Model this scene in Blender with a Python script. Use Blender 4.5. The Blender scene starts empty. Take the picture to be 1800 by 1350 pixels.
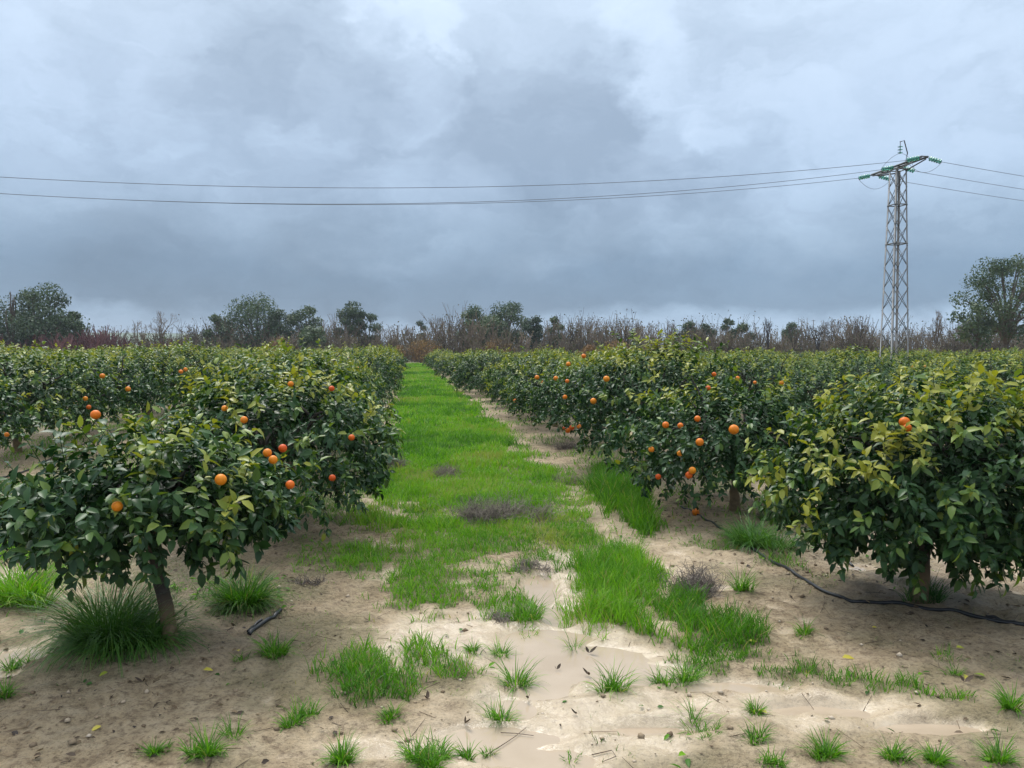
import bpy, math, random
import numpy as np
from mathutils import Matrix, Vector

# ------------------------------------------------------------------ camera
F, CX, CY, HZ, CAMH = 1350.0, 900.0, 675.0, 615.0, 1.65
PITCH = math.atan((CY - HZ) / F)
scene = bpy.context.scene
COL = scene.collection
cam_d = bpy.data.cameras.new('camera')
cam = bpy.data.objects.new('camera', cam_d)
COL.objects.link(cam)
cam.location = (0, 0, CAMH)
cam.rotation_euler = (math.radians(90) - PITCH, 0, 0)
cam_d.sensor_width = 36.0
cam_d.lens = F / 1800.0 * 36.0
cam_d.clip_start = 0.05
cam_d.clip_end = 6000
scene.camera = cam

# ------------------------------------------------------------------ light
SUN_EL, SUN_AZ = 58.0, -25.0          # degrees; azimuth from +Y towards +X
sd = bpy.data.lights.new('sun', 'SUN')
sd.energy = 1.5
sd.angle = math.radians(24)
sd.color = (1.0, 0.965, 0.91)
sun = bpy.data.objects.new('sun', sd)
COL.objects.link(sun)
a, e = math.radians(SUN_AZ), math.radians(SUN_EL)
sv = Vector((math.sin(a) * math.cos(e), math.cos(a) * math.cos(e), math.sin(e)))
sun.rotation_euler = sv.to_track_quat('Z', 'Y').to_euler()
sun.location = sv * 60

world = bpy.data.worlds.new('World')
scene.world = world
world.use_nodes = True
wt = world.node_tree
wt.nodes.clear()


def nd(t, typ, **kw):
    n = t.nodes.new(typ)
    for k, v in kw.items():
        setattr(n, k, v)
    return n


def lk(t, a_, b_):
    t.links.new(a_, b_)


def wmath(t, op, a_, b_=None, clamp=False):
    n = nd(t, 'ShaderNodeMath', operation=op, use_clamp=clamp)
    for i, v in enumerate((a_, b_)):
        if v is None:
            continue
        if isinstance(v, (int, float)):
            n.inputs[i].default_value = v
        else:
            lk(t, v, n.inputs[i])
    return n.outputs[0]


def ramp(t, fac, stops, interp='LINEAR'):
    r = nd(t, 'ShaderNodeValToRGB')
    r.color_ramp.interpolation = interp
    el = r.color_ramp.elements
    while len(el) < len(stops):
        el.new(0.5)
    for i, (p, c) in enumerate(stops):
        el[i].position = p
        el[i].color = (c[0], c[1], c[2], 1) if len(c) == 3 else c
    lk(t, fac, r.inputs[0])
    return r.outputs[0]


def mixc(t, fac, a_, b_, mode='MIX'):
    m = nd(t, 'ShaderNodeMix', data_type='RGBA', blend_type=mode)
    for s, v in ((m.inputs[0], fac), (m.inputs[6], a_), (m.inputs[7], b_)):
        if isinstance(v, (int, float)):
            s.default_value = v
        elif isinstance(v, tuple):
            s.default_value = (v[0], v[1], v[2], 1)
        else:
            lk(t, v, s)
    return m.outputs[2]


def pix_dir(px, py):
    v = np.array([(px - CX) / F, 1.0, 0.0]) + np.array([0, math.sin(PITCH), math.cos(PITCH)]) * ((CY - py) / F)
    v = np.array([(px - CX) / F,
                  math.cos(PITCH) + math.sin(PITCH) * (CY - py) / F,
                  -math.sin(PITCH) + math.cos(PITCH) * (CY - py) / F])
    return v / np.linalg.norm(v)


# overcast sky: a layer of stratocumulus over a clear-sky base, brighter towards the zenith (CIE overcast)
tc = nd(wt, 'ShaderNodeTexCoord')
sky = nd(wt, 'ShaderNodeTexSky', sky_type='NISHITA', sun_disc=False)
sky.sun_elevation = e
sky.sun_rotation = a
sky.air_density, sky.dust_density = 1.0, 2.0
sep = nd(wt, 'ShaderNodeSeparateXYZ')
lk(wt, tc.outputs['Generated'], sep.inputs[0])
# billowing distortion of the direction
n1 = nd(wt, 'ShaderNodeTexNoise')
n1.inputs['Scale'].default_value = 6.5
n1.inputs['Detail'].default_value = 7.0
n1.inputs['Roughness'].default_value = 0.60
mp1 = nd(wt, 'ShaderNodeMapping')
mp1.inputs['Scale'].default_value = (1, 1, 1.6)
lk(wt, tc.outputs['Generated'], mp1.inputs[0])
lk(wt, mp1.outputs[0], n1.inputs['Vector'])
sb = nd(wt, 'ShaderNodeVectorMath', operation='SUBTRACT')
lk(wt, n1.outputs['Color'], sb.inputs[0])
sb.inputs[1].default_value = (0.5, 0.5, 0.5)
sc_ = nd(wt, 'ShaderNodeVectorMath', operation='SCALE')
lk(wt, sb.outputs[0], sc_.inputs[0])
sc_.inputs['Scale'].default_value = 0.21
ad = nd(wt, 'ShaderNodeVectorMath', operation='ADD')
lk(wt, tc.outputs['Generated'], ad.inputs[0])
lk(wt, sc_.outputs[0], ad.inputs[1])
wdir = ad.outputs[0]
# cloud masses: (px, py, radius in degrees, thickness), thick = darker base, negative = thin bright gap
CLOUDS = [(330, 150, 9.5, 0.45), (510, 190, 9.0, 0.55), (560, 90, 5.5, 0.30), (740, 200, 6.5, 0.50), (960, 200, 8.0, 0.75),
          (1030, 320, 9.0, 0.60), (1180, 330, 8.0, 0.40), (700, 420, 10.0, 0.35), (1300, 120, 7.0, 0.2), (330, 420, 9.0, 0.2),
          (760, 30, 3.4, -0.50), (800, 110, 1.8, -0.45), (640, 20, 2.4, -0.40), (1110, 100, 4.0, -0.42), (1190, 210, 3.2, -0.45), (1255, 240, 2.4, -0.4),
          (60, 150, 4.0, -0.35), (250, 225, 3.2, -0.4), (460, 235, 2.6, -0.3), (700, 310, 3.0, -0.35), (1240, 215, 2.4, -0.3), (1650, 250, 12, -0.22), (1500, 100, 9, -0.12), (250, 505, 7, 0.5), (560, 515, 7, 0.4), (900, 520, 6, 0.25), (120, 300, 8, 0.25)]
acc = None
for (px, py, r, amp) in CLOUDS:
    dp = nd(wt, 'ShaderNodeVectorMath', operation='DISTANCE')
    lk(wt, wdir, dp.inputs[0])
    dp.inputs[1].default_value = tuple(pix_dir(px, py))
    mr = nd(wt, 'ShaderNodeMapRange', interpolation_type='SMOOTHERSTEP')
    lk(wt, dp.outputs['Value'], mr.inputs[0])
    R_ = math.radians(r) * 1.12
    mr.inputs[1].default_value = R_ * 0.4
    mr.inputs[2].default_value = R_
    mr.inputs[3].default_value = amp
    mr.inputs[4].default_value = 0.0
    acc = mr.outputs[0] if acc is None else wmath(wt, 'ADD', acc, mr.outputs[0])
n2 = nd(wt, 'ShaderNodeTexNoise')
n2.inputs['Scale'].default_value = 3.2
n2.inputs['Detail'].default_value = 8.0
n2.inputs['Roughness'].default_value = 0.6
mp2 = nd(wt, 'ShaderNodeMapping')
mp2.inputs['Scale'].default_value = (1, 1, 2.4)
mp2.inputs['Location'].default_value = (3.1, 1.7, 0.4)
lk(wt, wdir, mp2.inputs[0])
lk(wt, mp2.outputs[0], n2.inputs['Vector'])
thick = wmath(wt, 'ADD', acc, wmath(wt, 'MULTIPLY', wmath(wt, 'SUBTRACT', n2.outputs['Fac'], 0.5), 1.7))
n3 = nd(wt, 'ShaderNodeTexNoise')
n3.inputs['Scale'].default_value = 8.5
n3.inputs['Detail'].default_value = 7.0
n3.inputs['Roughness'].default_value = 0.58
n3.inputs['Distortion'].default_value = 0.6
lk(wt, mp2.outputs[0], n3.inputs['Vector'])
thick = wmath(wt, 'ADD', thick, wmath(wt, 'MULTIPLY', wmath(wt, 'SUBTRACT', n3.outputs['Fac'], 0.5), 1.7))
thick = wmath(wt, 'MULTIPLY_ADD', thick, 0.40)
thick.node.inputs[2].default_value = 0.42
# elevation profile of the layer (z = sine of elevation), linear radiance
zs = wmath(wt, 'ADD', sep.outputs[2], wmath(wt, 'MULTIPLY', wmath(wt, 'SUBTRACT', n1.outputs['Fac'], 0.5), 0.10))
prof = ramp(wt, zs, [(0.0, (0.225, 0.315, 0.44)), (0.036, (0.225, 0.315, 0.44)), (0.054, (0.112, 0.176, 0.266)), (0.095, (0.128, 0.194, 0.288)), (0.15, (0.218, 0.294, 0.402)),
                     (0.20, (0.295, 0.378, 0.505)), (0.30, (0.340, 0.420, 0.545)), (0.44, (0.405, 0.485, 0.60)), (0.75, (0.84, 0.90, 0.97)), (1.0, (1.0, 1.05, 1.12))])
mod = ramp(wt, thick, [(0.02, (1.16, 1.155, 1.11)), (0.30, (1.03, 1.04, 1.015)), (0.52, (0.87, 0.89, 0.88)), (1.0, (0.60, 0.635, 0.645))])
cl = mixc(wt, 1.0, prof, mod, 'MULTIPLY')
cl10 = nd(wt, 'ShaderNodeVectorMath', operation='SCALE')
lk(wt, cl, cl10.inputs[0])
cl10.inputs['Scale'].default_value = 9.4
skymix = mixc(wt, 0.95, sky.outputs[0], cl10.outputs[0])
bg = nd(wt, 'ShaderNodeBackground')
bg.inputs['Strength'].default_value = 0.1
lk(wt, skymix, bg.inputs['Color'])
wo = nd(wt, 'ShaderNodeOutputWorld')
lk(wt, bg.outputs[0], wo.inputs['Surface'])

vs = scene.view_settings
vs.view_transform = 'Standard'
vs.look = 'None'
vs.exposure = 0.88
vs.gamma = 1.0
vs.use_curve_mapping = False
scene.cycles.max_bounces = 6
scene.cycles.diffuse_bounces = 3
scene.cycles.glossy_bounces = 3
scene.cycles.transmission_bounces = 4
scene.cycles.transparent_max_bounces = 4

# ------------------------------------------------------------------ helpers
rng = np.random.default_rng(11)
random.seed(4)


def G(px, py, z=0.0):
    """ground position seen at a pixel of the photograph"""
    d = pix_dir(px, py)
    t = (z - CAMH) / d[2]
    return d[0] * t, d[1] * t


def at(px, py, y):
    """world point at depth y seen at a pixel"""
    d = pix_dir(px, py)
    t = y / d[1]
    return np.array([d[0] * t, y, CAMH + d[2] * t])


def _hash(ix, iy, s):
    h = (ix.astype(np.int64) * 374761393 + iy.astype(np.int64) * 668265263 + s * 974711) & 0x7fffffff
    h = ((h ^ (h >> 13)) * 1274126177) & 0x7fffffff
    h = (h ^ (h >> 16)) & 0xffff
    return h / 65535.0


def vnoise(x, y, s=0):
    ix, iy = np.floor(x), np.floor(y)
    fx, fy = x - ix, y - iy
    fx, fy = fx * fx * (3 - 2 * fx), fy * fy * (3 - 2 * fy)
    a_ = _hash(ix, iy, s); b_ = _hash(ix + 1, iy, s); c_ = _hash(ix, iy + 1, s); d_ = _hash(ix + 1, iy + 1, s)
    return (a_ * (1 - fx) + b_ * fx) * (1 - fy) + (c_ * (1 - fx) + d_ * fx) * fy


def fbm(x, y, s=0, o=4):
    v, amp, tot = 0, 0.5, 0
    for i in range(o):
        v = v + amp * vnoise(x * 2 ** i + 17.3 * i, y * 2 ** i + 9.1 * i, s + i)
        tot += amp
        amp *= 0.5
    return v / tot


def unit(v):
    return v / np.maximum(np.linalg.norm(v, axis=-1, keepdims=True), 1e-9)


def mesh(name, V, faces, mat=None, attrs=None, smooth=True):
    """faces: list of int arrays (n,3) or (n,4)"""
    me = bpy.data.meshes.new(name)
    V = np.asarray(V, dtype=np.float32).reshape(-1, 3)
    me.vertices.add(len(V))
    me.vertices.foreach_set('co', V.ravel())
    faces = [np.asarray(f, dtype=np.int32) for f in faces if len(f)]
    idx = np.concatenate([f.ravel() for f in faces])
    tot = np.concatenate([np.full(len(f), f.shape[1], dtype=np.int32) for f in faces])
    st = np.concatenate([[0], np.cumsum(tot)[:-1]]).astype(np.int32)
    me.loops.add(len(idx))
    me.loops.foreach_set('vertex_index', idx)
    me.polygons.add(len(tot))
    me.polygons.foreach_set('loop_start', st)
    me.update(calc_edges=True)
    if smooth:
        me.polygons.foreach_set('use_smooth', np.ones(len(tot), dtype=bool))
    for k, v in (attrs or {}).items():
        at_ = me.attributes.new(k, 'FLOAT', 'POINT')
        at_.data.foreach_set('value', np.asarray(v, dtype=np.float32).ravel())
    if mat is not None:
        me.materials.append(mat)
    return me


def ob(name, me, parent=None, loc=None):
    o = bpy.data.objects.new(name, me)
    COL.objects.link(o)
    if parent is not None:
        o.parent = parent
    if loc is not None:
        o.location = loc
    return o


def tag(o, label=None, cat=None, group=None, kind=None):
    for k, v in (('label', label), ('category', cat), ('group', group), ('kind', kind)):
        if v:
            o[k] = v
    return o


def tubes(paths, sides=6, cap=True):
    """paths: list of (points (n,3), radii (n)) -> V, [quads, tris]"""
    Vs, Q, T, base = [], [], [], 0
    ang = np.arange(sides) / sides * 2 * math.pi
    ca, sa = np.cos(ang), np.sin(ang)
    for P, R in paths:
        P = np.asarray(P, float)
        R = np.broadcast_to(np.asarray(R, float), (len(P),))
        n = len(P)
        tg = unit(np.gradient(P, axis=0))
        ref = np.array([0.0, 0, 1]) if abs(tg[:, 2]).mean() < 0.9 else np.array([1.0, 0, 0])
        u = unit(np.cross(tg, ref))
        w = np.cross(tg, u)
        ring = P[:, None] + R[:, None, None] * (u[:, None] * ca[None, :, None] + w[:, None] * sa[None, :, None])
        Vs.append(ring.reshape(-1, 3))
        for i in range(n - 1):
            for k in range(sides):
                k2 = (k + 1) % sides
                Q.append((base + i * sides + k, base + i * sides + k2, base + (i + 1) * sides + k2, base + (i + 1) * sides + k))
        b2 = base + n * sides
        if cap:
            Vs.append(P[[0, -1]])
            for k in range(sides):
                k2 = (k + 1) % sides
                T.append((b2, base + k2, base + k))
                T.append((b2 + 1, base + (n - 1) * sides + k, base + (n - 1) * sides + k2))
            base = b2 + 2
        else:
            base = b2
    return np.concatenate(Vs), [np.array(Q, np.int32).reshape(-1, 4), np.array(T, np.int32).reshape(-1, 3)]


def segs(A, B, ra, rb, sides=3):
    """many straight tapered twigs at once -> V, [quads]"""
    A, B = np.asarray(A, float), np.asarray(B, float)
    n = len(A)
    d = unit(B - A)
    ref = np.where(np.abs(d[:, 2:3]) < 0.9, np.array([[0., 0, 1]]), np.array([[1., 0, 0]]))
    u = unit(np.cross(d, ref))
    w = np.cross(d, u)
    ang = np.arange(sides) / sides * 2 * math.pi
    off = u[:, None] * np.cos(ang)[None, :, None] + w[:, None] * np.sin(ang)[None, :, None]
    ra = np.broadcast_to(np.asarray(ra, float), (n,)); rb = np.broadcast_to(np.asarray(rb, float), (n,))
    V = np.concatenate([A[:, None] + off * ra[:, None, None], B[:, None] + off * rb[:, None, None]], axis=1)
    b = np.arange(n)[:, None, None] * (2 * sides)
    k = np.arange(sides)
    q = np.stack([k, (k + 1) % sides, (k + 1) % sides + sides, k + sides], axis=1)[None]
    return V.reshape(-1, 3), [(b + q).reshape(-1, 4).astype(np.int32)]


def join(parts):
    """[(V, faces)] -> V, faces"""
    Vs, tri, quad, base = [], [], [], 0
    for V, fs in parts:
        Vs.append(np.asarray(V))
        for f in fs:
            if len(f):
                (tri if f.shape[1] == 3 else quad).append(np.asarray(f) + base)
        base += len(V)
    out = []
    if quad:
        out.append(np.concatenate(quad))
    if tri:
        out.append(np.concatenate(tri))
    return np.concatenate(Vs), out


# ------------------------------------------------------------------ materials
def new_mat(name):
    m = bpy.data.materials.new(name)
    m.use_nodes = True
    t = m.node_tree
    t.nodes.clear()
    out = nd(t, 'ShaderNodeOutputMaterial')
    return m, t, out


def bsdf(t, color, rough=0.6, spec=0.5, metal=0.0):
    b = nd(t, 'ShaderNodeBsdfPrincipled')
    if isinstance(color, tuple):
        b.inputs['Base Color'].default_value = (*color, 1)
    else:
        lk(t, color, b.inputs['Base Color'])
    if isinstance(rough, (int, float)):
        b.inputs['Roughness'].default_value = rough
    else:
        lk(t, rough, b.inputs['Roughness'])
    b.inputs['Specular IOR Level'].default_value = spec
    b.inputs['Metallic'].default_value = metal
    return b


def attr(t, name):
    n = nd(t, 'ShaderNodeAttribute', attribute_name=name)
    return n.outputs['Fac']


def noise(t, scale, detail=4, rough=0.55, coord='Object', vec=None):
    n = nd(t, 'ShaderNodeTexNoise')
    n.inputs['Scale'].default_value = scale
    n.inputs['Detail'].default_value = detail
    n.inputs['Roughness'].default_value = rough
    if vec is None:
        vec = nd(t, 'ShaderNodeTexCoord').outputs[coord]
    lk(t, vec, n.inputs['Vector'])
    return n.outputs['Fac']


def leafy_mat(name, stops, rough=0.42, spec=0.5, trans=0.22, back=None, nscale=0.0):
    m, t, out = new_mat(name)
    tint = attr(t, 'tint')
    c = ramp(t, tint, stops)
    if nscale:
        c = mixc(t, 0.35, c, ramp(t, noise(t, nscale, 3), [(0.3, (0.35, 0.35, 0.35)), (0.75, (1, 1, 1))]), 'MULTIPLY')
    if back is not None:
        g = nd(t, 'ShaderNodeNewGeometry')
        c = mixc(t, g.outputs['Backfacing'], c, mixc(t, 0.5, c, back))
    b = bsdf(t, c, rough, spec)
    tr = nd(t, 'ShaderNodeBsdfTranslucent')
    lk(t, mixc(t, 1.0, c, (1.3, 1.5, 0.6), 'MULTIPLY'), tr.inputs['Color'])
    mx = nd(t, 'ShaderNodeMixShader')
    mx.inputs[0].default_value = trans
    lk(t, b.outputs[0], mx.inputs[1])
    lk(t, tr.outputs[0], mx.inputs[2])
    lk(t, mx.outputs[0], out.inputs['Surface'])
    return m


M_LEAF = leafy_mat('citrus_leaf', [(0.0, (0.003, 0.017, 0.010)), (0.25, (0.008, 0.037, 0.014)), (0.48, (0.038, 0.095, 0.014)),
                                   (0.72, (0.21, 0.29, 0.030)), (1.0, (0.50, 0.46, 0.05))], rough=0.36, spec=0.22, trans=0.14, back=(0.05, 0.10, 0.04))
M_GRASS = leafy_mat('grass_blade', [(0.0, (0.030, 0.085, 0.012)), (0.4, (0.074, 0.210, 0.013)), (0.75, (0.185, 0.385, 0.015)), (1.0, (0.31, 0.28, 0.10))],
                    rough=0.5, spec=0.3, trans=0.35)
M_TUSSOCK = leafy_mat('tussock_blade', [(0.0, (0.024, 0.088, 0.020)), (0.5, (0.055, 0.160, 0.026)), (1.0, (0.13, 0.25, 0.035))], rough=0.42, spec=0.4, trans=0.25)
M_EUC = leafy_mat('eucalyptus_leaf', [(0.0, (0.022, 0.048, 0.028)), (0.5, (0.060, 0.100, 0.050)), (1.0, (0.15, 0.185, 0.080))], rough=0.5, spec=0.3, trans=0.15)
M_DRY = leafy_mat('dry_leaf', [(0.0, (0.040, 0.028, 0.022)), (0.5, (0.11, 0.072, 0.042)), (1.0, (0.26, 0.19, 0.11))], rough=0.6, spec=0.3, trans=0.05)
M_YELLOW = leafy_mat('fallen_yellow_leaf', [(0.0, (0.20, 0.29, 0.03)), (1.0, (0.50, 0.41, 0.06))], rough=0.4, spec=0.5, trans=0.1)
M_REDBUSH = leafy_mat('bramble_cane', [(0.0, (0.08, 0.042, 0.048)), (0.5, (0.15, 0.070, 0.078)), (1.0, (0.23, 0.12, 0.10))], rough=0.8, spec=0.1, trans=0.0)
M_TWIG = leafy_mat('bare_twig', [(0.0, (0.050, 0.043, 0.042)), (0.5, (0.160, 0.124, 0.096)), (1.0, (0.28, 0.21, 0.15))], rough=0.85, spec=0.1, trans=0.0)
M_RUST = leafy_mat('russet_leaf', [(0.0, (0.10, 0.055, 0.03)), (0.5, (0.20, 0.11, 0.05)), (1.0, (0.30, 0.20, 0.09))], rough=0.7, spec=0.2, trans=0.1)
M_BRUSH = leafy_mat('dry_brush_twig', [(0.0, (0.085, 0.068, 0.062)), (0.5, (0.20, 0.168, 0.15)), (1.0, (0.36, 0.31, 0.25))], rough=0.8, spec=0.15, trans=0.0)


def simple(name, color, rough=0.6, spec=0.5, metal=0.0, nscale=0, lo=0.6, bump=0.0):
    m, t, out = new_mat(name)
    c = color
    if nscale:
        nz = noise(t, nscale, 5)
        c = mixc(t, 1.0, color, ramp(t, nz, [(0.3, (lo, lo, lo)), (0.7, (1.15, 1.15, 1.15))]), 'MULTIPLY')
    b = bsdf(t, c, rough, spec, metal)
    if bump:
        bp = nd(t, 'ShaderNodeBump')
        bp.inputs['Strength'].default_value = bump
        bp.inputs['Distance'].default_value = 0.01
        lk(t, noise(t, nscale * 2, 4), bp.inputs['Height'])
        lk(t, bp.outputs[0], b.inputs['Normal'])
    lk(t, b.outputs[0], out.inputs['Surface'])
    return m


def bark_mat():
    m, t, out = new_mat('citrus_bark')
    o = nd(t, 'ShaderNodeTexCoord')
    sp = nd(t, 'ShaderNodeSeparateXYZ')
    lk(t, o.outputs['Object'], sp.inputs[0])
    nz = noise(t, 26, 5)
    dark = ramp(t, nz, [(0.3, (0.030, 0.026, 0.023)), (0.75, (0.085, 0.072, 0.060))])
    mud = ramp(t, nz, [(0.3, (0.15, 0.105, 0.06)), (0.75, (0.27, 0.19, 0.11))])
    # splashed soil stains the foot of the stem
    h = wmath(t, 'ADD', sp.outputs[2], wmath(t, 'MULTIPLY', nz, 0.16))
    f = nd(t, 'ShaderNodeMapRange')
    lk(t, h, f.inputs[0])
    f.inputs[1].default_value = 0.24; f.inputs[2].default_value = 0.36
    c = mixc(t, f.outputs[0], mud, dark)
    b = bsdf(t, c, 0.75, 0.3)
    bp = nd(t, 'ShaderNodeBump')
    bp.inputs['Strength'].default_value = 0.6
    bp.inputs['Distance'].default_value = 0.006
    lk(t, noise(t, 60, 4), bp.inputs['Height'])
    lk(t, bp.outputs[0], b.inputs['Normal'])
    lk(t, b.outputs[0], out.inputs['Surface'])
    return m


def orange_mat():
    m, t, out = new_mat('orange_peel')
    oi = nd(t, 'ShaderNodeObjectInfo')
    c = ramp(t, oi.outputs['Random'], [(0.0, (0.66, 0.085, 0.010)), (0.3, (0.76, 0.17, 0.010)), (1.0, (0.80, 0.27, 0.012))])
    c = mixc(t, 0.6, c, ramp(t, noise(t, 1.6, 4), [(0.35, (0.78, 0.70, 0.6)), (0.6, (1.0, 1.0, 1.0)), (0.75, (1.02, 1.12, 1.3))]), 'MULTIPLY')
    b = bsdf(t, c, 0.42, 0.3)
    bp = nd(t, 'ShaderNodeBump')
    bp.inputs['Strength'].default_value = 0.25
    bp.inputs['Distance'].default_value = 0.002
    lk(t, noise(t, 120, 2), bp.inputs['Height'])
    lk(t, bp.outputs[0], b.inputs['Normal'])
    lk(t, b.outputs[0], out.inputs['Surface'])
    return m


def ground_mat():
    m, t, out = new_mat('sandy_mud')
    co = nd(t, 'ShaderNodeTexCoord').outputs['Object']
    big = noise(t, 0.9, 6, 0.6, vec=co)
    mid = noise(t, 7.0, 6, 0.65, vec=co)
    fine = noise(t, 55.0, 5, 0.7, vec=co)
    wet, grassy, litter = attr(t, 'wet'), attr(t, 'grassy'), attr(t, 'litter')
    c = ramp(t, mid, [(0.25, (0.315, 0.225, 0.132)), (0.48, (0.515, 0.395, 0.250)), (0.75, (0.62, 0.50, 0.345))])
    c = mixc(t, 0.5, c, ramp(t, big, [(0.3, (0.78, 0.72, 0.63)), (0.7, (1.10, 1.08, 1.04))]), 'MULTIPLY')
    c = mixc(t, 0.85, c, ramp(t, fine, [(0.34, (0.36, 0.32, 0.28)), (0.47, (0.98, 0.98, 0.98)), (0.8, (1.10, 1.10, 1.10))]), 'MULTIPLY')
    crumb = noise(t, 17.0, 7, 0.75, vec=co)
    c = mixc(t, wmath(t, 'SUBTRACT', 0.92, wmath(t, 'MULTIPLY', wet, 0.5)), c, ramp(t, crumb, [(0.36, (0.42, 0.37, 0.33)), (0.50, (1, 1, 1)), (0.66, (1.14, 1.13, 1.10))]), 'MULTIPLY')
    wetc = ramp(t, mid, [(0.25, (0.43, 0.345, 0.25)), (0.7, (0.58, 0.485, 0.375))])
    c = mixc(t, wmath(t, 'MULTIPLY', wet, 0.7), c, wetc)
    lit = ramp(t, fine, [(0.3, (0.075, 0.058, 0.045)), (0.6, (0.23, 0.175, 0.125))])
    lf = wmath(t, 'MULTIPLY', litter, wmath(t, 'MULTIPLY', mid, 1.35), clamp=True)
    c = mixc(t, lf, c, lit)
    grc = ramp(t, fine, [(0.3, (0.055, 0.060, 0.020)), (0.7, (0.15, 0.155, 0.050))])
    c = mixc(t, grassy, c, grc)
    rg = nd(t, 'ShaderNodeMapRange')
    lk(t, wmath(t, 'SUBTRACT', wet, wmath(t, 'MULTIPLY', fine, 0.35)), rg.inputs[0])
    rg.inputs[1].default_value = 0.0; rg.inputs[2].default_value = 0.75
    rg.inputs[3].default_value = 0.72; rg.inputs[4].default_value = 0.08
    b = bsdf(t, c, rg.outputs[0], 0.45)
    bp = nd(t, 'ShaderNodeBump')
    bp.inputs['Distance'].default_value = 0.06
    lk(t, wmath(t, 'SUBTRACT', 0.98, wmath(t, 'MULTIPLY', wet, 0.78)), bp.inputs['Strength'])
    hgt = wmath(t, 'ADD', wmath(t, 'MULTIPLY', noise(t, 24.0, 6, 0.7, vec=co), 1.0), wmath(t, 'MULTIPLY', fine, 0.5))
    lk(t, hgt, bp.inputs['Height'])
    lk(t, bp.outputs[0], b.inputs['Normal'])
    lk(t, b.outputs[0], out.inputs['Surface'])
    return m


def puddle_mat():
    m, t, out = new_mat('muddy_water')
    co = nd(t, 'ShaderNodeTexCoord').outputs['Object']
    c = ramp(t, noise(t, 2.2, 4, vec=co), [(0.3, (0.355, 0.275, 0.19)), (0.7, (0.45, 0.36, 0.268))])
    b = bsdf(t, c, 0.06, 0.5)
    b.inputs['IOR'].default_value = 1.333
    bp = nd(t, 'ShaderNodeBump')
    bp.inputs['Strength'].default_value = 0.06
    bp.inputs['Distance'].default_value = 0.004
    lk(t, noise(t, 14, 3, vec=co), bp.inputs['Height'])
    lk(t, bp.outputs[0], b.inputs['Normal'])
    lk(t, b.outputs[0], out.inputs['Surface'])
    return m


M_BARK = bark_mat()
M_ORANGE = orange_mat()
M_GROUND = ground_mat()
M_WATER = puddle_mat()
M_STEEL = simple('galvanised_steel', (0.17, 0.175, 0.18), 0.5, 0.5, 0.45, 3.0, 0.6)
M_DSTEEL = simple('dark_steel', (0.105, 0.108, 0.112), 0.6, 0.4, 0.3, 3.0, 0.6)
M_WIRE = simple('aluminium_cable', (0.12, 0.125, 0.135), 0.55, 0.4, 0.3)
M_HOSE = simple('black_polyethylene', (0.018, 0.019, 0.022), 0.35, 0.5, 0, 18, 0.5)
M_FARBARK = simple('grey_bark', (0.13, 0.11, 0.095), 0.85, 0.2, 0, 2.0, 0.5)
M_HILL = simple('far_pasture', (0.12, 0.16, 0.11), 0.9, 0.1, 0, 0.01, 0.7)
M_STICK = simple('fallen_stick', (0.12, 0.085, 0.06), 0.7, 0.3, 0, 40, 0.5)
M_POST = simple('weathered_post', (0.16, 0.15, 0.145), 0.8, 0.2, 0, 4, 0.6)


def glass_mat():
    m, t, out = new_mat('green_glass')
    b = bsdf(t, (0.10, 0.42, 0.34), 0.08, 0.6)
    b.inputs['Transmission Weight'].default_value = 0.45
    lk(t, b.outputs[0], out.inputs['Surface'])
    return m


M_GLASS = glass_mat()

# ------------------------------------------------------------------ terrain
SL = 0.137                                     # rows drift to the left with depth
ROWS = {0: -1.26, 1: 3.26}
for k in range(2, 18):
    ROWS[k] = 3.26 + 4.52 * (k - 1)
for k in range(1, 18):
    ROWS[-k] = -1.26 - 4.74 * k + (0.0 if k == 1 else 0.1)


def ell(px, py, rx, ry, z=0.0):
    """a patch of ground: centre and half-axes in metres from its outline in the photograph"""
    x, y = G(px, py, z)
    return x, y, rx * y / F, ry * y * y / ((CAMH - z) * F)


PUDDLES = [ell(*q) for q in [(950, 1040, 32, 35), (985, 1085, 42, 25), (965, 1125, 95, 25), (1010, 1160, 170, 36), (1085, 1185, 150, 28),
                             (940, 1205, 80, 38), (900, 1250, 70, 30), (880, 1300, 120, 30), (940, 1340, 120, 30), (1290, 1215, 140, 17), (1430, 1255, 130, 20), (1240, 1150, 65, 22),
                             (1640, 1285, 120, 18), (1150, 1290, 120, 14)]]
PUD2 = [ell(1410, 945, 45, 12, 0.05), ell(1510, 990, 50, 10, 0.05), ell(1450, 960, 40, 9, 0.05)]
PUD3 = [ell(30, 1150, 60, 25, 0.03), ell(-40, 1180, 80, 25, 0.03), ell(85, 1120, 25, 15, 0.03)]


def blob(x, y, E, s, warp=0.3):
    """soft union of ellipses, 1 inside"""
    wx = (fbm(x * 3.2, y * 3.2, s) - 0.5) * 2
    m = np.full(np.shape(x), -9.0)
    for (cx, cy, rx, ry) in E:
        d = 1 - np.sqrt(((x - cx) / rx) ** 2 + ((y - cy) / ry) ** 2)
        m = np.maximum(m, d)
    return np.clip(m + wx * warp, -1, 1)


def row_d(u):
    d = np.full(np.shape(u), 99.0)
    for k in ROWS:
        d = np.minimum(d, np.abs(u - ROWS[k]))
    return d


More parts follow.
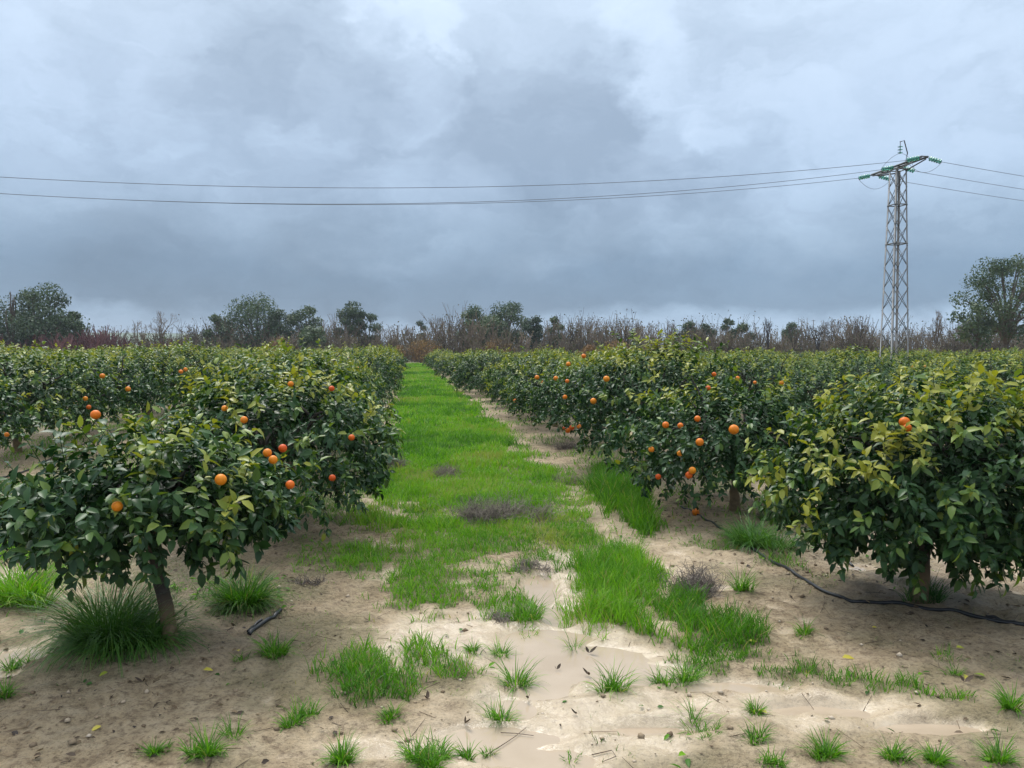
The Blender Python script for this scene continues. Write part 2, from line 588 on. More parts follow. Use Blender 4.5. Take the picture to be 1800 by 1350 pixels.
def ground_h(x, y):
    x = np.asarray(x, float); y = np.asarray(y, float)
    u = x + SL * y
    near = np.clip(1.5 - y / 12.0, 0, 1) * np.clip(2.0 - np.abs(x) / 6.0, 0, 1)
    h = 0.032 + 0.05 * (fbm(x * 0.35, y * 0.35, 3) - 0.5)
    h = h + 0.030 * np.exp(-(row_d(u) / 0.75) ** 2) * np.clip((y - 2.6) / 1.5, 0, 1)
    clod = fbm(x * 9, y * 9, 21, 4) - 0.5
    ridge = 1 - np.abs(fbm(x * 5, y * 5, 31, 3) * 2 - 1)
    rough = near * (0.052 * clod + 0.034 * (ridge - 0.75) + 0.016 * (fbm(x * 26, y * 26, 23, 3) - 0.5))
    pm = np.clip(blob(x, y, PUDDLES, 5) * 2.2 + 0.35, 0, 1) * (y < 9)
    p2 = np.clip(blob(x, y, PUD2, 6) * 2.2 + 0.3, 0, 1) * (y < 9)
    p3 = np.clip(blob(x, y, PUD3, 7) * 2.2 + 0.3, 0, 1) * (y < 9)
    h = h + rough * (1 - 0.88 * pm) * (1 - 0.85 * np.maximum(p2, p3))
    h = np.maximum(h, 0.012 + 0.006 * clod)
    tgt = 0.004 - 0.020 * pm + 0.010 * (fbm(x * 2.6, y * 2.6, 41) - 0.42) + 0.006 * clod
    h = h * (1 - pm) + tgt * pm
    h = h * (1 - p2) + (0.024 - 0.02 * p2 + 0.008 * clod) * p2
    h = h * (1 - p3) + (0.022 - 0.02 * p3 + 0.008 * clod) * p3
    return h


def hz(x, y):
    return float(ground_h(np.array([x]), np.array([y]))[0])


def grow(a0, a1, s0, g):
    v, s = [a0], s0
    while v[-1] < a1:
        v.append(v[-1] + s)
        s *= g
    return v


ys = np.array([-60, -30, -14, -7, -3, -1, 0.2, 1.0, 1.6, 2.0] + list(np.arange(2.3, 8.0, 0.028)) + grow(8.02, 1750, 0.03, 1.05))
xr = list(np.arange(0.0175, 5.0, 0.035)) + grow(5.25, 1500, 0.05, 1.085)
xs = np.array([-v for v in xr[::-1]] + xr)
XX, YY = np.meshgrid(xs, ys)
HH = ground_h(XX, YY)
nx, ny = len(xs), len(ys)
ii = np.arange(nx * ny).reshape(ny, nx)
quads = np.stack([ii[:-1, :-1], ii[:-1, 1:], ii[1:, 1:], ii[1:, :-1]], axis=-1).reshape(-1, 4)

# where grass grows: density 0..1
GE = {  # patches of grass: ellipse -> (height m, density)
    'strip': [ell(860, 960, 230, 70), ell(800, 1010, 150, 60), ell(760, 925, 110, 45), ell(980, 950, 80, 50), ell(760, 1060, 90, 40), ell(880, 1080, 85, 35), ell(655, 990, 60, 25)],
    'lush': [ell(1090, 1030, 95, 60), ell(1070, 1090, 80, 35), ell(1130, 1120, 45, 35), ell(1190, 1080, 60, 40), ell(1240, 1110, 80, 35), ell(1290, 1130, 100, 22), ell(1085, 985, 45, 18), ell(1230, 1140, 50, 22)],
    'verge': [ell(1290, 1165, 110, 24), ell(1390, 1195, 110, 20), ell(1480, 1213, 90, 17), ell(1580, 1225, 90, 16), ell(1660, 1240, 70, 15), ell(1240, 1180, 60, 20)],
    'bank': [ell(650, 1190, 90, 44), ell(740, 1165, 80, 38), ell(690, 1215, 95, 34), ell(800, 1185, 60, 28), ell(640, 1235, 60, 20)],
    'weedy': [ell(600, 935, 70, 35), ell(570, 985, 60, 35), ell(640, 1000, 70, 28), ell(120, 1010, 110, 30), ell(60, 862, 130, 18), ell(200, 850, 90, 14), ell(30, 890, 120, 30), ell(380, 1050, 90, 30), ell(560, 900, 60, 25), ell(1380, 1000, 60, 20), ell(1460, 1020, 50, 14), ell(1240, 960, 60, 25), ell(20, 1110, 60, 25)],
    'tall': [ell(1085, 875, 50, 40), ell(1125, 925, 34, 30), ell(1070, 850, 36, 22)],
}


def lane_d(x, y):
    u = x + SL * y
    wl = (fbm(y * 0.8, y * 0 + 3.3, 51, 3) - 0.5) * 0.3
    wr = (fbm(y * 0.7, y * 0 + 8.3, 52, 3) - 0.5) * 0.7
    left = -0.32 + wl
    right = 1.78 + wr + 0.25 * np.clip((12 - y) / 5, 0, 1) + 0.25 * np.clip((y - 15) / 8, 0, 1)
    d = np.minimum(u - left, right - u)
    n = fbm(x * 2.0, y * 2.0, 53) - 0.5
    n2_ = fbm(x * 7.0, y * 7.0, 59) - 0.5
    far_ = np.clip((y - 8) / 6, 0, 1)
    dens = np.clip((d + n * (1.1 - 0.4 * far_) + n2_ * (0.9 - 0.3 * far_) + 0.12) / 0.40, 0, 1) * np.clip((y - 6.3 + n * 3) / 1.2, 0, 1) * np.clip((92 - y) / 4, 0, 1)
    bare = np.clip((fbm(x * 1.1, y * 1.1, 54) - 0.64) * 9, 0, 1) * np.clip((14 - y) / 6, 0, 1)
    return dens * (1 - 0.75 * bare)


def other_lane_d(x, y):
    u = x + SL * y
    out = np.zeros(np.shape(x))
    for k in range(-8, 10):
        if k == 0 or (k + 1) not in ROWS or k not in ROWS:
            continue
        c = 0.5 * (ROWS[k] + ROWS[k + 1])
        d = 1.15 - np.abs(u - c) + (fbm(x * 1.3, y * 1.3, 57) - 0.5) * 1.2
        out = np.maximum(out, np.clip(d / 0.4, 0, 1))
    return out * np.clip((y - 5) / 2, 0, 1) * (np.abs(x) > 3) * (y < 95)


def row_weed_d(x, y):
    u = x + SL * y
    n = fbm(x * 1.6, y * 1.6, 58)
    return np.clip((n - 0.43) * 6, 0, 1) * np.clip(1.9 - row_d(u), 0, 1) * np.clip((y - 6.0) / 2, 0, 1) * (y < 60)


def patch_d(x, y, key):
    m = blob(x, y, GE[key], 60 + len(key), 0.55) + (fbm(x * 12.0, y * 12.0, 69) - 0.5) * 1.1
    d = np.clip(m * 2.2, 0, 1)
    if key in ('strip', 'verge', 'weedy'):
        d = d * np.clip((fbm(x * 3.4, y * 3.4, 66) - (0.27 if key == 'strip' else 0.36)) * 5, 0.0, 1)
    return d


uu = XX + SL * YY
water_d = HH
wet = np.clip((0.030 - HH) / 0.022, 0, 1) * (YY < 9) * (np.abs(XX) < 8)
wetz = blob(XX, YY, [ell(1010, 1270, 330, 110), ell(1350, 1260, 330, 40), ell(760, 1330, 200, 30), ell(900, 1130, 260, 70), ell(980, 1030, 70, 60)], 8, 0.5)
wet = np.maximum(wet, 0.85 * np.clip(wetz * 2.5 + 0.2, 0, 1) * (YY < 7))
wet = np.maximum(wet, 0.35 * np.clip((fbm(XX * 0.9, YY * 0.9, 71) - 0.45) * 4, 0, 1) * (YY < 10))
grassy = np.clip(lane_d(XX, YY) + 0.8 * other_lane_d(XX, YY) + 0.5 * row_weed_d(XX, YY), 0, 1)
for k in GE:
    grassy = np.maximum(grassy, 0.75 * patch_d(XX, YY, k) * (YY < 14))
grassy = np.maximum(grassy, 0.55 * np.clip((fbm(XX * 1.9, YY * 1.9, 91) - 0.48) * 5, 0, 1) * (YY < 12) * (1 - wet))
grassy = np.maximum(grassy * 0.95, np.clip((YY - 88) / 8, 0, 1) * 0.9)
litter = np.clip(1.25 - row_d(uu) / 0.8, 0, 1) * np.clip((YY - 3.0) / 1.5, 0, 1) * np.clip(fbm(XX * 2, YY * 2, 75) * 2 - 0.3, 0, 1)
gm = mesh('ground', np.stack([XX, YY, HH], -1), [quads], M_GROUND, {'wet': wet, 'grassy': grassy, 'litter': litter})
ground = tag(ob('ground', gm), kind='structure')


def water_sheet(E, s, level, name):
    x0 = min(q[0] - q[2] * 1.6 for q in E); x1 = max(q[0] + q[2] * 1.6 for q in E)
    y0 = min(q[1] - q[3] * 1.6 for q in E); y1 = max(q[1] + q[3] * 1.6 for q in E)
    y0 = max(y0, 1.9)
    n = 60
    gx, gy = np.meshgrid(np.linspace(x0, x1, n), np.linspace(y0, y1, n))
    keep = blob(gx, gy, E, s) > -0.55
    idx = np.arange(n * n).reshape(n, n)
    k4 = keep[:-1, :-1] | keep[:-1, 1:] | keep[1:, 1:] | keep[1:, :-1]
    q = np.stack([idx[:-1, :-1], idx[:-1, 1:], idx[1:, 1:], idx[1:, :-1]], -1)[k4]
    used = np.unique(q)
    mp = np.zeros(n * n, int); mp[used] = np.arange(len(used))
    V = np.stack([gx, gy, np.full_like(gx, level)], -1).reshape(-1, 3)[used]
    return tag(ob(name, mesh(name, V, [mp[q]], M_WATER)), kind='structure')


water_sheet(PUDDLES, 5, 0.0, 'puddle')
water_sheet(PUD2, 6, 0.010, 'puddle')
water_sheet(PUD3, 7, 0.009, 'puddle')

# far rise beyond the wood, only glimpsed at the skyline
hx = np.linspace(-1150, -80, 60); hy = np.linspace(700, 1500, 24)
HX, HY = np.meshgrid(hx, hy)
hh = 27 * np.exp(-((HX + 520) / 330) ** 2) * np.sin(np.clip((HY - 700) / 800, 0, 1) * math.pi) ** 0.7 + 3 * (fbm(HX * 0.01, HY * 0.01, 5) - 0.5) - 1.5
i2 = np.arange(HX.size).reshape(HX.shape)
tag(ob('hill', mesh('hill', np.stack([HX, HY, hh], -1), [np.stack([i2[:-1, :-1], i2[:-1, 1:], i2[1:, 1:], i2[1:, :-1]], -1).reshape(-1, 4)], M_HILL)), kind='structure')

# ------------------------------------------------------------------ leaves and blades
LQ = np.array([[1, 4, 5, 2], [2, 5, 6, 3]], np.int32)
LT = np.array([[0, 1, 2], [0, 2, 3], [4, 7, 5], [5, 7, 6]], np.int32)


def leaf_verts(pos, d, nrm, L, W, curl, fold=0.34):
    n = len(pos)
    side = unit(np.cross(d, nrm))
    nrm = np.cross(side, d)
    L_, W_ = L[:, None], W[:, None]
    c = curl[:, None]

    def p(t, s, up):
        return pos + d * (L_ * t) + side * (W_ * s) + nrm * (up * L_) - nrm * (c * L_ * t * t)
    V = np.stack([p(0.0, 0, 0), p(0.32, -0.46, 0.055 * fold / 0.2), p(0.30, 0, 0), p(0.32, 0.46, 0.055 * fold / 0.2),
                  p(0.68, -0.40, 0.05 * fold / 0.2), p(0.68, 0, 0), p(0.68, 0.40, 0.05 * fold / 0.2), p(1.0, 0, 0)], axis=1)
    return V.reshape(-1, 3)


def leaf_faces(n):
    b = (np.arange(n) * 8)[:, None, None]
    return [(b + LQ[None]).reshape(-1, 4), (b + LT[None]).reshape(-1, 3)]


def small_leaf_verts(pos, d, nrm, L, W, curl):
    side = unit(np.cross(d, nrm))
    nrm = np.cross(side, d)
    L_, W_ = L[:, None], W[:, None]
    c = curl[:, None]
    mid = pos + d * L_ * 0.5
    V = np.stack([pos, mid - side * W_ * 0.5 + nrm * L_ * 0.05, mid + side * W_ * 0.5 + nrm * L_ * 0.05, pos + d * L_ - nrm * c * L_], axis=1)
    return V.reshape(-1, 3)


def small_leaf_faces(n):
    b = (np.arange(n) * 4)[:, None, None]
    return [(b + np.array([[[0, 1, 3], [0, 3, 2]]])).reshape(-1, 3)]


def rdir(r, n):
    return unit(r.normal(size=(n, 3)))


class Crown:
    """leaf transforms of one citrus crown (tree-local metres)"""

    def __init__(self, seed, R, cz, ntw=430, leaves=13, leaf=0.085, young=0.5, ydir=None, shoots=10, low=-0.975, off=(0, 0), ragged=0.0, skirt=0.04, bell=0.8):
        r = np.random.default_rng(seed)
        R = np.array(R, float)
        v = rdir(r, int(ntw * 1.6))
        v = v[v[:, 2] > low][:ntw]
        n = len(v)
        lobes = rdir(r, 16)
        lobes[:, 2] *= 0.7
        lobes = unit(lobes)
        amp = r.uniform(-0.14, 0.28 + ragged, 16)
        f = 1 + (np.maximum(v @ lobes.T, 0) ** 7 * amp).sum(1)
        self.shape = (R, cz, lobes, amp, off)
        rr = f * (0.34 + 0.68 * r.random(n) ** 0.5)
        tip = v * R * rr[:, None] + np.array([off[0], off[1], cz])
        # skirts hang nearly straight down from the widest part
        wide = np.where(v[:, 2] < 0, 1 + bell * (1 / np.maximum(np.hypot(v[:, 0], v[:, 1]), 0.45) - 1), 1.0)
        tip[:, 0] = (tip[:, 0] - off[0]) * wide + off[0]
        tip[:, 1] = (tip[:, 1] - off[1]) * wide + off[1]
        hr = np.hypot(tip[:, 0] - 0, tip[:, 1] - 0)
        tip[:, 2] = np.maximum(tip[:, 2], skirt + 0.22 * r.random(n) + 0.26 * np.clip(1 - hr / 0.5, 0, 1))
        lift = np.where(v[:, 2] > 0.15, 0.45, -0.35)
        d = unit(v * np.array([1, 1, 0.6]) + rdir(r, n) * 0.45 + np.stack([0 * lift, 0 * lift, lift], 1))
        Lt = r.uniform(0.16, 0.30, n)
        ysp = unit(r.normal(size=(5, 3)) + np.array([0, 0, 0.5]))
        ycl = (np.maximum(v @ ysp.T, 0) ** 10).sum(1)
        outer = np.clip((rr / f - 0.78) * 5, 0, 1)
        yw = outer * (0.20 + 0.55 * np.clip(v[:, 2] + 0.05, 0, 1) + 0.45 * ycl * (v[:, 2] > -0.3))
        if ydir is not None:
            yw = yw + outer * 1.0 * np.maximum(v @ unit(np.array(ydir, float)), 0) ** 5
        yw = yw * young * r.uniform(0.2, 1.5, n)
        # upright flush shoots over the top
        if shoots:
            az = r.uniform(0, 2 * math.pi, shoots); q = np.sqrt(r.random(shoots)) * 0.75
            sp = np.stack([R[0] * q * np.cos(az) + off[0], R[1] * q * np.sin(az) + off[1], cz + R[2] * np.sqrt(np.clip(1 - q * q, 0, 1)) * 1.0], 1)
            sdir = unit(np.stack([np.cos(az) * 0.35, np.sin(az) * 0.35, np.ones(shoots)], 1) + rdir(r, shoots) * 0.25)
            sl = r.uniform(0.20, 0.34, shoots)
            tip = np.concatenate([tip, sp + sdir * sl[:, None] * 0.55]); d = np.concatenate([d, sdir]); Lt = np.concatenate([Lt, sl])
            yw = np.concatenate([yw, r.uniform(0.3, 0.9, shoots) * min(young * 1.6, 1)])
            n += shoots
        base = tip - d * Lt[:, None]
        self.tw = (base, tip)
        k = leaves
        t = (np.arange(k) + 0.5) / k
        T = np.clip(t[None] * 1.0 + r.uniform(-0.04, 0.04, (n, k)), 0.02, 1.0)
        pos = base[:, None] + d[:, None] * (Lt[:, None] * T)[..., None]
        ref = np.where(np.abs(d[:, 2:3]) < 0.9, np.array([[0., 0, 1]]), np.array([[1., 0, 0]]))
        u = unit(np.cross(d, ref)); w = np.cross(d, u)
        ang = np.arange(k)[None] * 2.4 + r.uniform(0, 6.28, (n, 1)) + r.uniform(-0.3, 0.3, (n, k))
        rad = u[:, None] * np.cos(ang)[..., None] + w[:, None] * np.sin(ang)[..., None]
        spread = np.where(T > 0.85, 0.45, 1.0)[..., None]
        ld = unit(d[:, None] * 0.6 + rad * spread + np.array([0, 0, -0.28]) + r.normal(size=(n, k, 3)) * 0.22)
        up = unit(np.array([0, 0, 1.0]) + 0.55 * np.concatenate([v, np.tile([[0, 0, 1]], (n - len(v), 1))])[:, None] + r.normal(size=(n, k, 3)) * 0.42)
        self.pos = pos.reshape(-1, 3); self.d = ld.reshape(-1, 3); self.up = up.reshape(-1, 3)
        N = len(self.pos)
        self.L = leaf * r.uniform(0.40, 1.22, N)
        self.W = self.L * r.uniform(0.46, 0.60, N)
        self.curl = r.uniform(-0.08, 0.55, N)
        tl = 0.06 + 0.42 * r.random((n, k)) ** 1.4 + yw[:, None] * (0.55 + 0.5 * T) + (r.random((n, k)) < 0.02) * 0.4
        self.tint = np.clip(tl, 0, 1).reshape(-1)
        low_ok = self.pos[:, 2] > 0.05
        for kk in ('pos', 'd', 'up', 'L', 'W', 'curl', 'tint'):
            setattr(self, kk, getattr(self, kk)[low_ok])

    def mesh(self, name, keep=None, twigs=True, small=False):
        K = np.ones(len(self.pos), bool) if keep is None else keep
        n = int(K.sum())
        if small:
            V = small_leaf_verts(self.pos[K], self.d[K], self.up[K], self.L[K], self.W[K], self.curl[K]); fs = small_leaf_faces(n)
            tint = np.repeat(self.tint[K], 4)
        else:
            q = np.linalg.norm((self.pos - np.array([self.shape[4][0], self.shape[4][1], self.shape[1]])) / self.shape[0], axis=1)
            K1, K2 = K & (q > 0.72), K & (q <= 0.72)
            V, fs = join([(leaf_verts(self.pos[K1], self.d[K1], self.up[K1], self.L[K1], self.W[K1], self.curl[K1]), leaf_faces(int(K1.sum()))),
                          (small_leaf_verts(self.pos[K2], self.d[K2], self.up[K2], self.L[K2], self.W[K2], self.curl[K2]), small_leaf_faces(int(K2.sum())))])
            tint = np.concatenate([np.repeat(self.tint[K1], 8), np.repeat(self.tint[K2], 4)])
        if twigs:
            Vt, ft = segs(self.tw[0], self.tw[1], 0.0035, 0.0016)
            V, fs = join([(V, fs), (Vt, ft)])
            tint = np.concatenate([tint, np.full(len(Vt), 0.42)])
        return mesh(name, V, fs, M_LEAF, {'tint': tint})

    def surf(self, o, dvec):
        """first point where a ray (tree-local) meets the crown outline"""
        R, cz, lobes, amp, off = self.shape
        for s in np.linspace(0, 1, 400):
            p = o + dvec * s
            q = (p - np.array([off[0], off[1], cz])) / R
            l = np.linalg.norm(q)
            if l < 1.6:
                vv = q / max(l, 1e-6)
                f = 1 + (np.maximum(vv @ lobes.T, 0) ** 7 * amp).sum()
                if l < f * 0.97:
                    return p
        return None


def limb_path(r, a_, b_, n=6, wob=0.05):
    t = np.linspace(0, 1, n)[:, None]
    P = a_ * (1 - t) + b_ * t
    P[1:-1] += r.normal(size=(n - 2, 3)) * wob
    P[:, 2] += 0.10 * np.sin(t[:, 0] * math.pi) * np.linalg.norm(b_ - a_)
    return P


def trunk_mesh(name, seed, R, cz, h=0.5, rad=0.048, lean=(0, 0), off=(0, 0), nl=6, sides=10):
    r = np.random.default_rng(seed + 900)
    top = np.array([lean[0], lean[1], h])
    t = np.linspace(0, 1, 9)[:, None]
    P = np.array([[0, 0, -0.06]]) * (1 - t) + top * t
    P[1:-1, :2] += r.normal(size=(7, 2)) * 0.006
    Rr = rad * (1.32 - 0.5 * t[:, 0])
    Rr[0] *= 1.25; Rr[1] *= 1.1
    paths = [(P, Rr)]
    for i in range(nl):
        az = i * 2.4 + r.uniform(-0.4, 0.4)
        el = r.uniform(0.1, 1.1)
        g = np.array([math.cos(az) * math.cos(el) * R[0] * 0.72 + off[0], math.sin(az) * math.cos(el) * R[1] * 0.72 + off[1], cz + R[2] * 0.6 * math.sin(el)])
        s0 = P[-1] - np.array([0, 0, r.uniform(0, 0.10)])
        L1 = limb_path(r, s0, g, 7, 0.02)
        paths.append((L1, np.linspace(rad * 0.62, 0.008, 7)))
        for j in range(2):
            q = L1[r.integers(2, 5)]
            g2 = q + unit(r.normal(size=3) + unit(g - s0) * 1.2) * r.uniform(0.25, 0.5) * R[0]
            g2[2] = max(g2[2], 0.35)
            paths.append((limb_path(r, q, g2, 5, 0.015), np.linspace(rad * 0.34, 0.005, 5)))
    V, fs = tubes(paths, sides)
    return mesh(name, V, fs, M_BARK)


# shared leaf meshes for leaves that can be picked apart one by one
LEAF_MESH = []
for i in range(24):
    tint = i / 23.0
    V = leaf_verts(np.zeros((1, 3)), np.array([[0., 1, 0]]), np.array([[0., 0, 1]]), np.ones(1), np.array([0.53]), np.array([rng.uniform(-0.05, 0.5)]))
    LEAF_MESH.append(mesh('leaf', V, leaf_faces(1), M_LEAF, {'tint': np.full(8, tint)}))


def add_leaves(crown, parent, loc, count=300):
    """the leaves that show largest become parts of their own; returns the mask of the others"""
    P = crown.pos + np.array(loc)
    view = np.array([0, 0, CAMH]) - P
    dist = np.linalg.norm(view, axis=1)
    side = unit(np.cross(crown.d, crown.up))
    nn = np.cross(side, crown.d)
    facing = np.abs((nn * view).sum(1)) / dist
    c0 = np.array([crown.shape[4][0], crown.shape[4][1], crown.shape[1]])
    q = np.linalg.norm((crown.pos - c0) / crown.shape[0], axis=1)
    front = (((crown.pos - c0) * view).sum(1) / dist) / crown.shape[0].mean()
    score = crown.L * crown.W * (0.15 + facing) / dist ** 2 * np.clip(q, 0, 1.1) ** 3 * np.clip(front + 0.35, 0.02, 1.2)
    pick = np.argsort(-score)[:count]
    keep = np.ones(len(P), bool)
    keep[pick] = False
    proto = None
    for i in pick:
        o = ob('leaf', LEAF_MESH[int(round(float(crown.tint[i]) * 23))], parent)
        m = Matrix(((side[i][0], crown.d[i][0], nn[i][0], crown.pos[i][0]),
                    (side[i][1], crown.d[i][1], nn[i][1], crown.pos[i][1]),
                    (side[i][2], crown.d[i][2], nn[i][2], crown.pos[i][2]), (0, 0, 0, 1)))
        L = float(crown.L[i])
        o.matrix_local = m @ Matrix.Diagonal((L, L, L, 1))
    return keep


# orange fruit
def orange_mesh():
    n, m = 14, 9
    V = [(0, 0, 1.0 * 0.97)]
    for j in range(1, m):
        th = math.pi * j / m
        for i in range(n):
            ph = 2 * math.pi * i / n
            V.append((math.sin(th) * math.cos(ph), math.sin(th) * math.sin(ph), math.cos(th) * 0.97))
    V.append((0, 0, -0.94))
    T, Q = [], []
    for i in range(n):
        T.append((0, 1 + i, 1 + (i + 1) % n))
        T.append((len(V) - 1, 1 + (m - 2) * n + (i + 1) % n, 1 + (m - 2) * n + i))
        for j in range(m - 2):
            Q.append((1 + j * n + i, 1 + (j + 1) * n + i, 1 + (j + 1) * n + (i + 1) % n, 1 + j * n + (i + 1) % n))
    b = len(V)
    return mesh('orange', np.array(V, float), [np.array(Q, np.int32), np.array(T, np.int32)], M_ORANGE)


ORANGE = orange_mesh()


def add_orange(parent, p, rad):
    o = ob('orange', ORANGE, parent, tuple(p))
    o.scale = (rad, rad, rad)
    o.rotation_euler = (rng.uniform(-0.3, 0.3), rng.uniform(-0.3, 0.3), rng.uniform(0, 6.28))
    return o


# ------------------------------------------------------------------ the orange trees
ORD = ['first', 'second', 'third', 'fourth', 'fifth', 'sixth', 'seventh', 'eighth', 'ninth', 'tenth', 'eleventh', 'twelfth', 'thirteenth', 'fourteenth',
       'fifteenth', 'sixteenth', 'seventeenth', 'eighteenth', 'nineteenth', 'twentieth']
# shared crowns for trees farther off
MIDV = []
for i in range(7):
    R = (rng.uniform(1.12, 1.36), rng.uniform(1.12, 1.36), rng.uniform(0.64, 0.74))
    c = Crown(100 + i, R, 0.83, 600, 14, 0.076, young=1.0, shoots=14, **(dict(skirt=0.18, bell=0.5) if i % 2 else {}))
    MIDV.append((c, c.mesh('crown', twigs=False), trunk_mesh('trunk', 100 + i, R, 0.86, sides=7)))
FARV = []
for i in range(5):
    R = (1.32, 1.32, 0.66)
    c = Crown(200 + i, R, 0.82, 270, 10, 0.135, young=1.15, shoots=16)
    FARV.append((c, c.mesh('crown', twigs=False, small=True), trunk_mesh('trunk', 200 + i, R, 0.84, nl=3, sides=5)))

HERO = {  # (row, index): crown settings
    (0, 0): dict(seed=1, R=(0.74, 0.68, 0.43), cz=0.74, ntw=520, leaves=14, leaf=0.073, young=0.55, ydir=(0.9, -0.5, 0.1), shoots=6, low=-0.75, off=(-0.10, 0.0), ragged=0.10, lean=(-0.13, 0.03), h=0.60, rad=0.033,
                 hang=(0.14, 0.3),
                 label='small open orange tree with bare mud-stained trunk beside a big grass tussock'),
    (1, 0): dict(seed=2, R=(0.92, 0.90, 0.64), cz=0.78, ntw=1000, leaves=15, leaf=0.073, young=0.95, ydir=(-1, -0.35, 0.25), shoots=8, low=-0.97, off=(0.05, 0.0), ragged=0.1, lean=(0.03, 0), h=0.45, rad=0.045,
                 hang=(0.07, 0.35),
                 label='large rounded orange tree with yellow leaves, its stem behind the black hose'),
    (0, 1): dict(seed=3, R=(0.94, 0.94, 0.66), cz=0.80, ntw=680, leaves=14, leaf=0.075, young=0.85, ydir=(0.5, -0.5, 0.8), shoots=10, low=-0.97, off=(0, 0), ragged=0.15, lean=(0.02, 0), h=0.45, rad=0.045,
                 label='orange tree with several bright fruit directly behind the small open tree'),
    (1, 1): dict(seed=4, R=(0.98, 1.0, 0.60), cz=0.72, ntw=640, leaves=14, leaf=0.075, young=0.65, ydir=None, shoots=6, low=-0.97, off=(-0.12, 0), ragged=0.1, lean=(0.0, 0), h=0.42, rad=0.045,
                 label='low orange tree carrying the most fruit, second in the row with the hose'),
    (1, 2): dict(seed=5, R=(1.06, 1.02, 0.84), cz=0.92, ntw=680, leaves=14, leaf=0.075, young=0.9, ydir=(0, 0, 1), shoots=16, low=-0.97, off=(0, 0), ragged=0.25, lean=(0.0, 0), h=0.45, rad=0.045,
                 label='tall orange tree with upright yellow shoots rising above the orchard skyline'),
    (0, 2): dict(seed=6, R=(1.02, 1.02, 0.70), cz=0.84, ntw=680, leaves=14, leaf=0.075, young=1.0, ydir=None, shoots=10, low=-0.97, off=(0, 0), ragged=0.15, lean=(0.02, 0), h=0.45, rad=0.045,
                 label='third orange tree along the row on the tussock side of the grass lane'),
}
SPECIAL = {  # place in the row, first = nearest; the rest is by look
    (0, 7): 'orange tree with the pointed top standing highest beside the lane',
}
trees = []      # (row, index, x, y, scale)
PHASE = {0: 4.06, 1: 4.84, -1: 3.65, 2: 3.2}
tr = np.random.default_rng(77)
for k, u in ROWS.items():
    ph = PHASE.get(k, 2.0 + tr.uniform(0, 2.7))
    j = 0
    for i in range(40):
        y = ph + 2.74 * i
        jit = tr.uniform(-0.14, 0.14, 2) if (k, i) not in HERO else (0, 0)
        sc = tr.uniform(0.78, 1.13) * (1.05 if k <= 0 else 0.95)
        end = 84 if k <= 1 else 66
        yy = y + jit[1]; x = u - SL * y + jit[0] - ((0, 0, 0.2)[i] if i < 3 else 0.32) * (k == 0) - (0.22 if (k == 1 and i > 3) else 0)
        if y > end or abs(x) > 0.70 * yy + 1.6 or y < 3:
            continue
        if tr.random() < 0.03 and (k, i) not in HERO:
            continue
        if k == 1 and i >= 3:
            sc *= 0.97
        trees.append([k, j, x, yy, sc])
        j += 1
trees.sort(key=lambda q: q[3] + 0.25 * abs(q[2]))
MAXI = 300
TREE_OBJ = []
print('orange trees', len(trees))


def row_name(k):
    if k <= 0:
        return ['the row beside the lane', 'the second row', 'the third row', 'the fourth row', 'the fifth row'][min(-k, 4)] + ' left of the lane'
    return ['the row beside the lane', 'the second row', 'the third row', 'the fourth row', 'the fifth row'][min(k - 1, 4)] + ' right of the lane'


